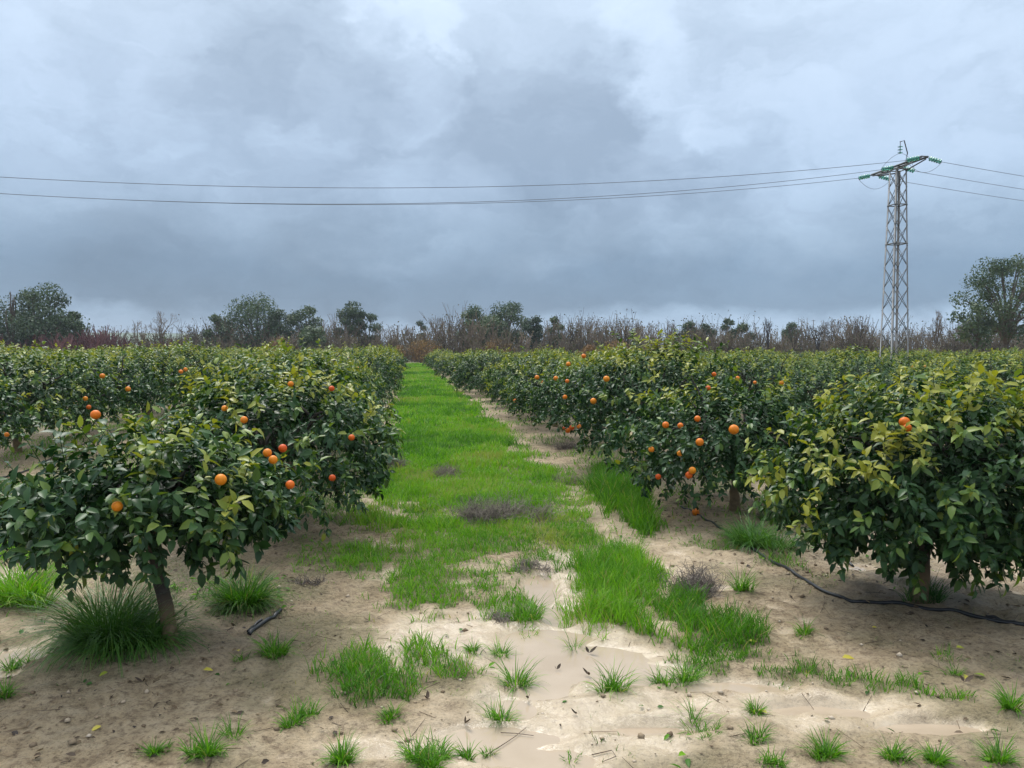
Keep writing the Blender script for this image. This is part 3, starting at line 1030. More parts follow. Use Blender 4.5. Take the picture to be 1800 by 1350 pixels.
for n_, (k, i, x, y, sc) in enumerate(trees[:MAXI]):
    z = hz(x, y)
    root = ob('orange_tree', None, loc=(x, y, z))
    root.empty_display_size = 0.1
    key = (k, i)
    if key in HERO:
        H = HERO[key]
        label = H['label']
        c = Crown(H['seed'], H['R'], H['cz'], H['ntw'], H['leaves'], H['leaf'], H['young'], H['ydir'], H['shoots'], H['low'], H['off'], H['ragged'], *H.get('hang', (0.05, 0.8)))
        ob('trunk', trunk_mesh('trunk', H['seed'], H['R'], H['cz'], H['h'], H['rad'], H['lean'], H['off'], 7, 12), root)
        keep = add_leaves(c, root, (x, y, z))
        cr = ob('crown', c.mesh('crown', keep), root)
        cr['kind'] = 'stuff'
        TREE_OBJ.append((root, c, np.array([x, y, z]), 0.0, 1.0))
    else:
        far = y > 27
        V = FARV if far else MIDV
        v = V[tr.integers(0, len(V))] if (far or k >= 0) else V[1 + 2 * tr.integers(0, 3)]
        rot = tr.uniform(0, 6.28)
        root.rotation_euler = (0, 0, rot)
        if key in SPECIAL:
            sc = 1.17
        wd = 0.86 if k == 0 else 1.0
        root.scale = (sc * wd, sc * wd, sc * tr.uniform(0.94, 1.06))
        ob('trunk', v[2], root)
        cr = ob('crown', v[1], root)
        cr['kind'] = 'stuff'
        nth = ORD[i] if i < len(ORD) else None
        lim = {0: 14, 1: 14, -1: 8, 2: 6, -2: 4, 3: 4}.get(k, 0)
        if key in SPECIAL:
            label = SPECIAL[key]
        elif i < lim:
            label = '%s orange tree from the front in %s' % (nth, row_name(k))
        elif lim:
            label = 'small distant orange tree far along in %s' % row_name(k)
        else:
            kk = 5 if abs(k) < 8 else 9
            label = 'distant orange tree in the %s orchard rows %s of the lane' % ('middle' if (kk == 5) else 'outermost', 'left' if k < 0 else 'right')
        TREE_OBJ.append((root, v[0], np.array([x, y, z]), rot, sc))
        # a few fruit on trees near enough to show them
        if y < 45 and tr.random() < (0.55 if y > 16 else 0.3):
            for _ in range(int(tr.integers(1, 4))):
                vd = unit(np.array([tr.normal() * 0.6, -1.0, tr.normal() * 0.35 + 0.15]))
                cs, sn = math.cos(-rot), math.sin(-rot)
                vl = np.array([vd[0] * cs - vd[1] * sn, vd[0] * sn + vd[1] * cs, vd[2]])
                R, cz, lobes, amp, off = v[0].shape
                f = 1 + (np.maximum(vl @ lobes.T, 0) ** 7 * amp).sum()
                add_orange(root, vl * R * f * 0.97 + np.array([0, 0, cz]), tr.uniform(0.036, 0.046))
    tag(root, label, 'orange tree', 'orange trees planted in rows')

# the trees beyond those read as one mass of foliage
if len(trees) > MAXI:
    vs_, ti_ = [], []
    c0 = FARV[0][0]
    for (k, i, x, y, sc) in trees[MAXI:]:
        c = FARV[tr.integers(0, 5)][0]
        K = tr.random(len(c.pos)) < 0.30
        Vv = small_leaf_verts(c.pos[K], c.d[K], c.up[K], c.L[K] * 1.7, c.W[K] * 1.7, c.curl[K])
        r_ = tr.uniform(0, 6.28)
        m = np.array([[math.cos(r_), -math.sin(r_), 0], [math.sin(r_), math.cos(r_), 0], [0, 0, 1]])
        vs_.append((Vv @ m.T) * sc + np.array([x, y, hz(x, y)]))
        ti_.append(np.repeat(c.tint[K], 4))
    V = np.concatenate(vs_)
    o = ob('orchard_foliage', mesh('orchard_foliage', V, small_leaf_faces(len(V) // 4), M_LEAF, {'tint': np.concatenate(ti_)}))
    tag(o, 'distant mass of orange tree crowns at the far end of the orchard', 'foliage', kind='stuff')

# fruit that the photograph shows, hung on the tree whose crown it lies on: (px, py, diameter px)
FRUIT = [(388, 843, 22), (480, 808, 16), (497, 788, 15), (470, 796, 13), (395, 718, 12), (429, 738, 14), (583, 683, 10), (511, 675, 11), (618, 769, 12), (510, 852, 12),
         (584, 840, 13), (206, 890, 13), (180, 660, 10), (225, 683, 10), (150, 700, 9), (156, 715, 9), (12, 765, 9), (318, 652, 9), (326, 654, 9), (168, 729, 8), (644, 640, 8),
         (1290, 755, 19), (1230, 777, 15), (1217, 827, 14), (1211, 835, 14), (1170, 747, 13), (1196, 748, 11), (1226, 736, 12), (1145, 790, 11), (1157, 838, 11), (1195, 797, 11),
         (1043, 705, 12), (1066, 666, 12), (944, 664, 9), (977, 665, 9), (997, 670, 8), (993, 698, 9), (999, 640, 9), (1026, 626, 9), (998, 757, 10), (1005, 752, 10), (1018, 750, 9), (1590, 742, 20), (1595, 752, 14),
         (1255, 658, 9), (1245, 682, 9), (1296, 665, 9), (1374, 670, 9)]
order = sorted(TREE_OBJ, key=lambda q: q[2][1])
for (px, py, dia) in FRUIT:
    d = pix_dir(px, py)
    for (root, c, loc, rot, sc) in order:
        y = loc[1]
        o = np.array([0, 0, CAMH]) + d * (y - 2.2) / d[1] - loc
        dv = d * 4.4 / d[1]
        cs, sn = math.cos(-rot), math.sin(-rot)
        m = np.array([[cs, -sn, 0], [sn, cs, 0], [0, 0, 1]]) / sc
        p = c.surf(m @ o, m @ dv)
        if p is not None:
            world_p = np.linalg.inv(m) @ p + loc
            rad = np.clip(dia * world_p[1] / F / 2 * 0.95, 0.024, 0.045)
            add_orange(root, p + unit(m @ d) * (0.07 if (py > 880 or px > 1500) else 0.012) / sc, rad / sc)
            break

# ------------------------------------------------------------------ grass
def blades(pos, h, w, bend, tint, r, lean=None):
    """curved tapering blades: 7 vertices, 5 triangles each"""
    n = len(pos)
    az = r.uniform(0, 2 * math.pi, n) if lean is None else lean
    fw = np.stack([np.cos(az), np.sin(az), 0 * az], 1)
    sd_ = np.stack([-np.sin(az), np.cos(az), 0 * az], 1)
    tw = r.uniform(-1.2, 1.2, n)
    sd_ = unit(sd_ * np.cos(tw)[:, None] + fw * np.sin(tw)[:, None])
    # each blade is an arc of its own length that leans and then droops
    th0, kap = 0.10 + 0.45 * bend, 0.25 + 1.35 * bend
    cx_, cz_, C, step = np.zeros(n), np.zeros(n), {0: None}, 12
    C[0] = (cx_.copy(), cz_.copy())
    for s_ in range(step):
        th_ = th0 + kap * (s_ + 0.5) / step
        cx_ = cx_ + np.sin(th_) / step
        cz_ = cz_ + np.cos(th_) / step
        C[s_ + 1] = (cx_.copy(), cz_.copy())
    out = []
    for t, k in ((0, 1.0), (5, 0.85), (9, 0.55)):
        c = pos + fw * (h * C[t][0])[:, None] + np.array([0, 0, 1.0]) * (h * C[t][1])[:, None]
        out += [c - sd_ * (w * k * 0.5)[:, None], c + sd_ * (w * k * 0.5)[:, None]]
    out.append(pos + fw * (h * C[12][0])[:, None] + np.array([0, 0, 1.0]) * (h * C[12][1])[:, None])
    V = np.stack(out, 1).reshape(-1, 3)
    b = (np.arange(n) * 7)[:, None, None]
    q = (b + np.array([[[0, 1, 3, 2], [2, 3, 5, 4]]])).reshape(-1, 4)
    tt = (b + np.array([[[4, 5, 6]]])).reshape(-1, 3)
    return V, [q, tt], np.repeat(tint, 7)


gr = np.random.default_rng(5)
acc_v, acc_t = [], []


def scatter(x0, x1, y0, y1, n, fd, hgt, wid, bend=0.6, tb=0.45, ts=0.2, hvar=True):
    x = gr.uniform(x0, x1, n); y = gr.uniform(y0, y1, n)
    p = fd(x, y)
    K = gr.random(n) < p
    x, y, p = x[K], y[K], p[K]
    if not len(x):
        return
    cl_ = fbm(x * 2.4, y * 2.4, 81)
    h = hgt * gr.uniform(0.5, 1.25, len(x)) * (0.55 + 0.9 * cl_) * (0.55 + 0.45 * p)
    t = np.clip(tb + ts * gr.normal(size=len(x)) * 0.6 + (fbm(x * 0.7, y * 0.7, 83) - 0.5) * 0.9, 0, 0.92)
    t = np.where(gr.random(len(x)) < 0.05, 1.0, t)
    V, fs, tt = blades(np.stack([x, y, ground_h(x, y) - 0.006], 1), h, np.full(len(x), wid) * gr.uniform(0.7, 1.3, len(x)), gr.uniform(0.15, 1.0, len(x)) * bend, t, gr)
    acc_v.append((V, fs)); acc_t.append(tt)


def lane_scatter(y0, y1, dens, hgt, wid):
    """lane strip between two depths in row coordinates"""
    n = int(dens * (y1 - y0) * 3.0)
    y = gr.uniform(y0, y1, n); u = gr.uniform(-0.8, 2.2, n)
    x = u - SL * y
    p = lane_d(x, y)
    K = gr.random(n) < p
    x, y, p = x[K], y[K], p[K]
    cl_ = fbm(x * 1.8, y * 1.8, 81)
    h = hgt * gr.uniform(0.5, 1.25, len(x)) * (0.25 + 1.7 * fbm(x * 3.2, y * 3.2, 85, 3) ** 1.4)
    t = np.clip(0.60 + 0.14 * gr.normal(size=len(x)) + (fbm(x * 0.6, y * 0.45, 83) - 0.5) * 1.2 + (fbm(x * 2.6, y * 2.0, 87) - 0.5) * 0.7, 0, 0.93)
    V, fs, tt = blades(np.stack([x, y, ground_h(x, y) - 0.006], 1), h, wid * gr.uniform(0.7, 1.3, len(x)), gr.uniform(0.15, 0.9, len(x)) * 0.7, t, gr)
    acc_v.append((V, fs)); acc_t.append(tt)


lane_scatter(6, 10, 2900, 0.11, 0.0075)
lane_scatter(10, 16, 1500, 0.12, 0.012)
lane_scatter(16, 30, 560, 0.13, 0.022)
lane_scatter(30, 95, 150, 0.14, 0.04)


def patch_scatter(key, per_m2, hgt, wid, bend=0.6, tb=0.45):
    E = GE[key]
    x0 = min(q[0] - q[2] * 1.3 for q in E); x1 = max(q[0] + q[2] * 1.3 for q in E)
    y0 = min(q[1] - q[3] * 1.3 for q in E); y1 = max(q[1] + q[3] * 1.3 for q in E)
    scatter(x0, x1, y0, y1, int(per_m2 * (x1 - x0) * (y1 - y0)), lambda x, y: patch_d(x, y, key), hgt, wid, bend, tb)


patch_scatter('strip', 3800, 0.085, 0.0055)
patch_scatter("lush", 5600, 0.165, 0.0055, 0.6, 0.5)
patch_scatter('verge', 5200, 0.075, 0.0048)
patch_scatter('bank', 4600, 0.115, 0.0055, 0.75, 0.36)
patch_scatter('weedy', 1500, 0.085, 0.0055, 0.9, 0.42)
patch_scatter('tall', 4200, 0.24, 0.007, 0.5, 0.28)
# sparse seedlings, row weeds and the other lanes
scatter(-4.5, 5, 2.9, 9, 52000, lambda x, y: np.clip((fbm(x * 1.9, y * 1.9, 91) - 0.50) * 5, 0, 1) * np.clip((fbm(x * 9, y * 9, 93) - 0.5) * 6, 0, 1) * (ground_h(x, y) > 0.010) * 0.8, 0.045, 0.0032, 0.8, 0.38)
scatter(-9, 9, 6, 18, 76000, lambda x, y: row_weed_d(x, y) * 0.9, 0.10, 0.010, 0.8, 0.42)
scatter(-6, 4, 18, 45, 26000, lambda x, y: row_weed_d(x, y) * (np.abs(x + SL * y - 1) < 3), 0.11, 0.026, 0.8, 0.42)
scatter(-16, 16, 6, 24, 44000, lambda x, y: other_lane_d(x, y), 0.13, 0.014, 0.6, 0.5)
scatter(-45, 45, 24, 60, 30000, lambda x, y: other_lane_d(x, y), 0.14, 0.035, 0.6, 0.5)
V, fs = join(acc_v)
o = ob('grass', mesh('grass', V, fs, M_GRASS, {'tint': np.concatenate(acc_t)}))
tag(o, 'bright green grass covering the lanes and mud between the tree rows', 'grass', kind='stuff')
print('grass tris', sum(len(f) * (f.shape[1] - 2) for f in fs))


def tuft(name, px, py, wpx, hpx, label, group=None, nb=None, mat=None, bend=(0.3, 1.0), width=0.0048, tb=0.42, cat='grass tuft'):
    x, y = G(px, py, 0.03)
    z = hz(x, y)
    R = wpx / 2 * y / F * 1.15
    h = hpx * y / F * 1.15
    r = np.random.default_rng(int(px * 7 + py))
    n = nb or int(50 + 75 * (wpx / 40.0) ** 1.6)
    q = np.sqrt(r.random(n)) * R * 0.5
    az = r.uniform(0, 6.28, n)
    sq = r.uniform(0.6, 1.0)
    P = np.stack([q * np.cos(az), q * np.sin(az) * sq, np.zeros(n)], 1)
    # a tuft is a few shoots that grew together, not one round plant
    nc = 1 + int(r.integers(1, 4))
    cc = r.normal(size=(nc, 2)) * R * np.array([0.42, 0.30])
    cc[0] = 0
    wi = r.choice(nc, n, p=np.linspace(2.0, 0.6, nc) / np.linspace(2.0, 0.6, nc).sum())
    P[:, :2] = P[:, :2] * r.uniform(0.45, 1.0, nc)[wi][:, None] + cc[wi]
    hsub = r.uniform(0.6, 1.1, nc); hsub[0] = 1.0
    zz = ground_h(P[:, 0] + x, P[:, 1] + y) - z - 0.008
    P[:, 2] = zz
    lean = az + r.normal(size=n) * 0.7
    hh_ = h * hsub[wi] * r.uniform(0.35, 1.25, n) * (1.15 - 0.5 * q / (R * 0.5 + 1e-6) * r.random(n))
    t = np.clip(tb + 0.15 * r.normal(size=n), 0, 0.95)
    t = np.where(r.random(n) < 0.04, 1.0, t)
    edge = q / (R * 0.5 + 1e-6)
    bb = r.uniform(bend[0], bend[1], n) * (0.55 + 0.75 * edge)
    V, fs, tt = blades(P, hh_, width * r.uniform(0.7, 1.3, n), bb, t, r, lean)
    o = ob(name, mesh(name, V, fs, mat or M_GRASS, {'tint': tt}), loc=(x, y, z))
    return tag(o, label, cat, group)


TG = 'loose grass tufts on the mud'
TUFTS = [
    (270, 1328, 44, 32, 'small round grass tuft nearest the bottom edge below the tussock tree'),
    (365, 1335, 66, 52, 'grass tuft with long blades, lower of the pair on the bare mud'),
    (412, 1302, 54, 44, 'thin grass tuft, upper of the pair on the bare mud'),
    (510, 1284, 40, 34, 'compact grass tuft, darker of the two side by side on dry mud'),
    (545, 1266, 48, 36, 'looser grass tuft, right one of the two side by side on dry mud'),
    (602, 1338, 74, 46, 'spreading grass tuft at the bottom edge between mud and puddle'),
    (692, 1262, 44, 28, 'small flat grass tuft just below the large grass bank'),
    (883, 1256, 48, 46, 'upright grass tuft on the wet mud in front of the puddle'),
    (906, 1194, 58, 56, 'tall grass tuft standing in the puddle next to the grass bank'),
    (882, 1142, 44, 30, 'low grass tuft at the puddle edge below the grass strip'),
    (831, 1143, 34, 24, 'tiny grass tuft at the puddle edge left of the low one'),
    (1076, 1212, 60, 52, 'lone round grass tuft in the middle of the puddle'),
    (1164, 1192, 44, 40, 'left of two dark grass tufts at the right puddle edge'),
    (1206, 1188, 52, 44, 'right of two dark grass tufts at the right puddle edge'),
    (1226, 1276, 50, 66, 'tall thin grass tuft with leaning blades on pale wet mud'),
    (1258, 1286, 36, 22, 'flat grass tuft touching the tall thin one on pale mud'),
    (1242, 1304, 32, 20, 'sparse little grass tuft below the tall thin one'),
    (1328, 1262, 38, 28, 'pale grass tuft just above a fallen yellow leaf'),
    (1323, 1304, 40, 32, 'dense grass tuft just below a fallen yellow leaf'),
    (1004, 1326, 34, 26, 'small single grass tuft on wet mud near the bottom centre'),
    (732, 1338, 64, 50, 'large grass tuft at the bottom edge, left of its close neighbour'),
    (776, 1330, 52, 44, 'large grass tuft at the bottom edge, right of its close neighbour'),
    (822, 1328, 26, 34, 'narrow upright grass tuft at the bottom edge'),
    (756, 1354, 60, 40, 'grass tuft cut by the bottom edge left of centre'),
    (1455, 1332, 66, 44, 'broad grass tuft on mud near the bottom right'),
    (1568, 1340, 50, 36, 'grass tuft near the bottom edge between two broad tufts'),
    (1645, 1345, 60, 40, 'broad grass tuft at the bottom edge far to the right'),
    (1758, 1340, 60, 46, 'grass tuft in the bottom right corner'),
    (1780, 1260, 50, 48, 'grass tuft with fine blades at the right edge below the hose'),
    (1355, 1352, 44, 30, 'grass tuft cut by the bottom edge right of centre'),
    (1416, 1116, 40, 30, 'lone small grass tuft on dry soil below the hose'),
    (1302, 1040, 56, 46, 'dark grass tuft beside the upright grey brush'),
    (480, 1158, 66, 40, 'grass tuft on bare soil below the short black pipe piece'),
    (428, 1166, 40, 22, 'thin pale grass tuft with a yellow leaf at its foot'),
    (860, 1312, 26, 22, 'tiny grass tuft on the wet mud at bottom centre'),
    (1655, 1165, 60, 24, 'thin sprawling weed tuft on dry soil below the hose'),
    (1680, 1190, 44, 24, 'thin weed tuft with fallen leaves around it, right of centre'),
    (935, 1085, 70, 44, 'grass tuft at the head of the puddle by dry stalks'),
    (1010, 1130, 30, 46, 'sparse tall sprig of grass growing out of the puddle'),
    (8, 1230, 40, 40, 'grass tuft at the left edge below the tussock'),
    (20, 1170, 50, 30, 'low grass tuft at the left edge beside pale wet mud'),
]
for (px, py, w, h, lb) in TUFTS:
    sparse = 'sparse' in lb or 'thin' in lb
    tuft('grass_tuft', px, py, w, h, lb, TG, nb=int(30 + 26 * (w / 40.0) ** 1.6) if sparse else None, width=0.0036 if sparse else 0.0046)
tuft('grass_tussock', 190, 1140, 205, 150, 'big dark arching grass tussock under the small open orange tree', nb=2600, mat=M_TUSSOCK, bend=(0.4, 1.5), width=0.0055, tb=0.66, cat='grass tussock')
tuft('grass_tussock', 430, 1075, 170, 70, 'wide low grass tussock behind the short black pipe piece', nb=1100, mat=M_GRASS, bend=(0.35, 1.35), width=0.006, tb=0.25, cat='grass tussock')
tuft('grass_tussock', 1320, 962, 130, 60, 'rounded arching grass tussock where the black hose begins', nb=1100, mat=M_TUSSOCK, bend=(0.4, 1.4), width=0.007, cat='grass tussock', tb=0.62)
tuft('grass_tussock', 1380, 925, 90, 42, 'dark grass tussock in the shade between two orange trees', nb=450, mat=M_TUSSOCK, bend=(0.4, 1.1), width=0.007, cat='grass tussock', tb=0.4)
tuft('grass_tussock', 1635, 1058, 90, 44, 'fine dark green weed tussock at the stem of the large tree', nb=420, mat=M_TUSSOCK, bend=(0.2, 0.8), width=0.004, cat='grass tussock', tb=0.35)
tuft('grass_tussock', 30, 1060, 130, 90, 'bright grass clump at the left edge beyond the tussock', nb=600, mat=M_GRASS, bend=(0.3, 1.0), width=0.007, cat='grass tussock', tb=0.62)
tuft('grass_tussock', 60, 960, 200, 70, 'wide bright grass clump behind the small open tree', nb=900, mat=M_GRASS, bend=(0.3, 1.0), width=0.008, cat='grass tussock', tb=0.65)


# ------------------------------------------------------------------ dry brush
def dry_brush(px, py, wpx, hpx, label, n=420, dark=0.5, seed=0):
    x, y = G(px, py, 0.03)
    z = hz(x, y)
    R = wpx / 2 * y / F
    H = hpx * y / F
    r = np.random.default_rng(seed + 3)
    A, B, ra, rb, ti = [], [], [], [], []
    lumps = r.normal(size=(6, 2)) * R * np.array([0.42, 0.32])
    lh = r.uniform(0.45, 1.0, 6)
    for i in range(n):
        az = r.uniform(0, 6.28); el = r.uniform(0.05, 1.45)
        lump = lumps[r.integers(0, len(lumps))]
        p = np.array([lump[0] + r.normal() * R * 0.16, lump[1] + r.normal() * R * 0.16, 0.0])
        d = np.array([math.cos(az) * math.cos(el), math.sin(az) * math.cos(el), math.sin(el)])
        env = 1.0 / math.sqrt((math.cos(el) / R) ** 2 + (math.sin(el) / H) ** 2) * r.uniform(0.30, 0.85)
        k = 4
        tone = np.clip(dark + r.normal() * 0.22, 0, 1)
        for s in range(k):
            q = p + d * env / k
            d = unit(d + r.normal(size=3) * 0.55)
            q[2] = max(q[2], 0.0)
            A.append(p); B.append(q); ra.append(0.0028 * (1 - 0.18 * s)); rb.append(0.0024 * (1 - 0.2 * s)); ti.append(tone)
            if s and r.random() < 0.85:
                e2 = unit(d + r.normal(size=3) * 0.8)
                A.append(q); B.append(q + e2 * env / k * 0.9); ra.append(0.0016); rb.append(0.0009); ti.append(min(tone + 0.1, 1))
            p = q
    V, fs = segs(np.array(A), np.array(B), np.array(ra), np.array(rb))
    o = ob('dry_brush', mesh('dry_brush', V, fs, M_BRUSH, {'tint': np.repeat(ti, 6)}), loc=(x, y, z))
    return tag(o, label, 'dry bush', 'dead grey brush clumps')


dry_brush(890, 915, 165, 58, 'broad low mound of grey dead brush lying across the grass lane', 800, 0.62, 1)
dry_brush(1218, 1040, 105, 82, 'upright purplish grey dead brush beside the lush grass patch', 620, 0.42, 2)
dry_brush(680, 828, 70, 46, 'dead brush clump at the sandy edge beside the second tree', 380, 0.5, 3)
dry_brush(785, 838, 84, 30, 'faint flat dead brush clump within the lane grass', 300, 0.6, 4)
dry_brush(548, 1030, 60, 24, 'small tangle of dark dead twigs on bare soil by the small tree', 120, 0.25, 5)
dry_brush(1010, 850, 70, 22, 'low grey dead brush at the lane edge near tall grass', 200, 0.6, 6)
dry_brush(1005, 790, 80, 22, 'dead brush under the row of trees, far behind the tall grass', 200, 0.45, 7)
dry_brush(870, 1090, 60, 16, 'matted dry stalks at the puddle head', 160, 0.7, 8)
dry_brush(925, 1000, 90, 14, 'flat matted dry stalks between grass strip and puddle', 260, 0.6, 9)

# ------------------------------------------------------------------ hoses
def hose(pts, rad, label, name='irrigation_hose'):
    P = []
    for (px, py) in pts:
        x, y = G(px, py, 0.06)
        P.append((x, y))
    P = np.array(P)
    t = np.arange(len(P)); tt = np.linspace(0, len(P) - 1, len(P) * 9)
    # Catmull-Rom
    X = []
    for s in tt:
        i = min(int(s), len(P) - 2); f = s - i
        p0, p1, p2, p3 = P[max(i - 1, 0)], P[i], P[i + 1], P[min(i + 2, len(P) - 1)]
        X.append(0.5 * ((2 * p1) + (-p0 + p2) * f + (2 * p0 - 5 * p1 + 4 * p2 - p3) * f * f + (-p0 + 3 * p1 - 3 * p2 + p3) * f ** 3))
    X = np.array(X)
    z = ground_h(X[:, 0], X[:, 1])
    k = np.ones(5) / 5
    zs_ = np.convolve(np.pad(z, 2, mode='edge'), k, mode='valid')
    zs_ = np.maximum(zs_, z) * 0.5 + zs_ * 0.5 + rad * 0.55
    V, fs = tubes([(np.column_stack([X, zs_]), np.full(len(X), rad))], 8)
    return tag(ob(name, mesh(name, V, fs, M_HOSE)), label, 'hose')


hose([(1318, 962), (1360, 985), (1400, 1010), (1450, 1040), (1500, 1056), (1545, 1060), (1610, 1068), (1700, 1084), (1800, 1102), (1900, 1118)], 0.0125,
     'long black irrigation hose curving past the stem of the large tree')
hose([(1733, 1083), (1765, 1090), (1800, 1099), (1860, 1109)], 0.009, 'short thin black hose lying against the long hose at the right edge')
hose([(1404, 931), (1422, 940), (1436, 948), (1500, 985)], 0.010, 'thin black hose across the small puddle between two right trees')
hose([(1196, 890), (1230, 905), (1272, 930), (1312, 956)], 0.010, 'black hose in leaf litter under the low fruiting tree')
hose([(438, 1114), (455, 1102), (478, 1088), (493, 1075)], 0.013, 'short broken piece of black pipe on bare soil', 'broken_pipe')
hose([(436, 1112), (447, 1100), (460, 1093)], 0.008, 'thin black stub lying beside the broken pipe piece', 'broken_pipe')
hose([(-40, 845), (40, 828), (100, 800), (150, 780), (220, 755)], 0.012, 'black hose along the second tree row at the left edge')


# ------------------------------------------------------------------ litter, fallen leaves and sticks
lr = np.random.default_rng(9)
N = 9000
x = lr.uniform(-5.5, 6.5, N); y = lr.uniform(2.6, 12, N)
p = np.clip(1.35 - row_d(x + SL * y) / 0.75, 0, 1) * 0.85 + 0.04
K = (lr.random(N) < p) & (ground_h(x, y) > 0.004)
x, y = x[K], y[K]
n = len(x)
az = lr.uniform(0, 6.28, n)
d = np.stack([np.cos(az), np.sin(az), lr.normal(size=n) * 0.15], 1)
up = np.stack([lr.normal(size=n) * 0.4, lr.normal(size=n) * 0.4, np.ones(n)], 1)
L = lr.uniform(0.015, 0.05, n)
V = leaf_verts(np.stack([x, y, ground_h(x, y) + 0.006], 1), unit(d), unit(up), L, L * lr.uniform(0.25, 0.55, n), lr.uniform(-0.2, 0.3, n))
fs = leaf_faces(n)
ti = np.repeat(np.clip(lr.normal(size=n) * 0.3 + 0.45, 0, 1), 8)
m_ = 900
x2 = lr.uniform(-4.5, 5.5, m_); y2 = lr.uniform(2.7, 10, m_)
az = lr.uniform(0, 6.28, m_)
A = np.stack([x2, y2, ground_h(x2, y2) + 0.004], 1)
LL = lr.uniform(0.04, 0.16, m_)
bx, by = x2 + np.cos(az) * LL, y2 + np.sin(az) * LL
B = np.stack([bx, by, ground_h(bx, by) + 0.005], 1)
Vs, fs2 = segs(A, B, 0.0016, 0.0009)
V, fs = join([(V, fs), (Vs, fs2)])
ti = np.concatenate([ti, np.repeat(np.clip(lr.normal(size=m_) * 0.25 + 0.4, 0, 1), 6)])
tag(ob('leaf_litter', mesh('leaf_litter', V, fs, M_DRY, {'tint': ti})), 'dry brown leaf bits and twigs scattered on the soil', 'litter', kind='stuff')

cr_ = np.random.default_rng(19)
N = 9000
x = cr_.uniform(-5, 6, N); y = cr_.uniform(2.7, 10, N)
K = (cr_.random(N) < np.clip((fbm(x * 1.5, y * 1.5, 95) - 0.35) * 2.5, 0.05, 1)) & (ground_h(x, y) > 0.014)
x, y = x[K], y[K]
n = len(x)
OC = np.array([[1, 0, 0], [0, 1, 0], [-1, 0, 0], [0, -1, 0], [0, 0, 1], [0, 0, -1]], float)
OT = np.array([[0, 1, 4], [1, 2, 4], [2, 3, 4], [3, 0, 4], [1, 0, 5], [2, 1, 5], [3, 2, 5], [0, 3, 5]])
sz = 0.004 + 0.018 * cr_.random(n) ** 3.5
V = OC[None] * (sz[:, None, None] * cr_.uniform(0.55, 1.35, (n, 6, 1)) * np.array([1, 1, 0.6]))
ra_ = cr_.uniform(0, 6.28, n)
V = np.stack([V[..., 0] * np.cos(ra_)[:, None] - V[..., 1] * np.sin(ra_)[:, None], V[..., 0] * np.sin(ra_)[:, None] + V[..., 1] * np.cos(ra_)[:, None], V[..., 2]], -1)
V = V + np.stack([x, y, ground_h(x, y) + sz * 0.25], 1)[:, None]
M_CLOD = leafy_mat('soil_clod', [(0.0, (0.16, 0.115, 0.075)), (0.5, (0.33, 0.25, 0.165)), (1.0, (0.55, 0.46, 0.36))], rough=0.85, spec=0.2, trans=0.0)
o = ob('soil_crumbs', mesh('soil_crumbs', V.reshape(-1, 3), [(np.arange(n)[:, None, None] * 6 + OT[None]).reshape(-1, 3)], M_CLOD, {'tint': np.repeat(cr_.random(n) ** 1.3, 6)}, smooth=False))
tag(o, 'small clods and crumbs of soil lying over the mud', 'soil', kind='stuff')
N = 9000
x = cr_.uniform(-5, 5.5, N); y = cr_.uniform(2.8, 11, N)
pw = np.clip((fbm(x * 1.9, y * 1.9, 91) - 0.47) * 4, 0, 1) * np.clip((fbm(x * 6, y * 6, 97) - 0.52) * 8, 0, 1) + 0.5 * patch_d(x, y, 'weedy') + 0.12 * lane_d(x, y)
K = (cr_.random(N) < pw) & (ground_h(x, y) > 0.01)
x, y = x[K], y[K]
n = len(x)
az = cr_.uniform(0, 6.28, n)
V = leaf_verts(np.stack([x, y, ground_h(x, y) + 0.004], 1), unit(np.stack([np.cos(az), np.sin(az), cr_.uniform(0.05, 0.8, n)], 1)), unit(np.stack([cr_.normal(size=n) * 0.3, cr_.normal(size=n) * 0.3, np.ones(n)], 1)),
               cr_.uniform(0.02, 0.055, n), cr_.uniform(0.012, 0.028, n), cr_.uniform(0, 0.5, n))
o = ob('ground_weeds', mesh('ground_weeds', V, leaf_faces(n), M_GRASS, {'tint': np.repeat(np.clip(0.35 + 0.25 * cr_.normal(size=n), 0, 0.95), 8)}))
tag(o, 'small broad-leaved weeds creeping over the soil', 'weeds', kind='stuff')

FALLEN = [(1480, 1163, 0.085, 0.9, 'fallen yellow leaf alone on dry sandy soil below the hose'),
          (1348, 1271, 0.07, 0.55, 'fallen yellow green leaf between two grass tufts on wet mud'),
          (1651, 1157, 0.06, 0.1, 'fallen green leaf on dry soil, left of the leaf pair'),
          (1680, 1157, 0.06, 0.45, 'fallen pale green leaf on a thin weed tuft'),
          (1731, 1200, 0.07, 0.05, 'fallen green leaf on soil nearest the right edge'),
          (1697, 1194, 0.05, 0.85, 'small fallen yellow leaf beside a dark leaf pair'),
          (1316, 1133, 0.06, 0.4, 'fallen pale leaf among the right grass patch'),
          (1287, 1079, 0.06, 0.3, 'fallen green leaf at the top of the right grass patch'),
          (178, 1287, 0.055, 1.0, 'fallen ochre leaf on bare mud at lower left'),
          (357, 1190, 0.06, 0.9, 'fallen yellow leaf on soil just in front of the stained trunk'),
          (420, 1156, 0.05, 1.0, 'fallen bright yellow leaf touching a thin grass tuft'),
          (190, 1195, 0.055, 0.3, 'fallen green leaf at the foot of the big tussock'),
          (1533, 1108, 0.04, 0.9, 'tiny fallen yellow leaf on soil between hose and lone leaf')]
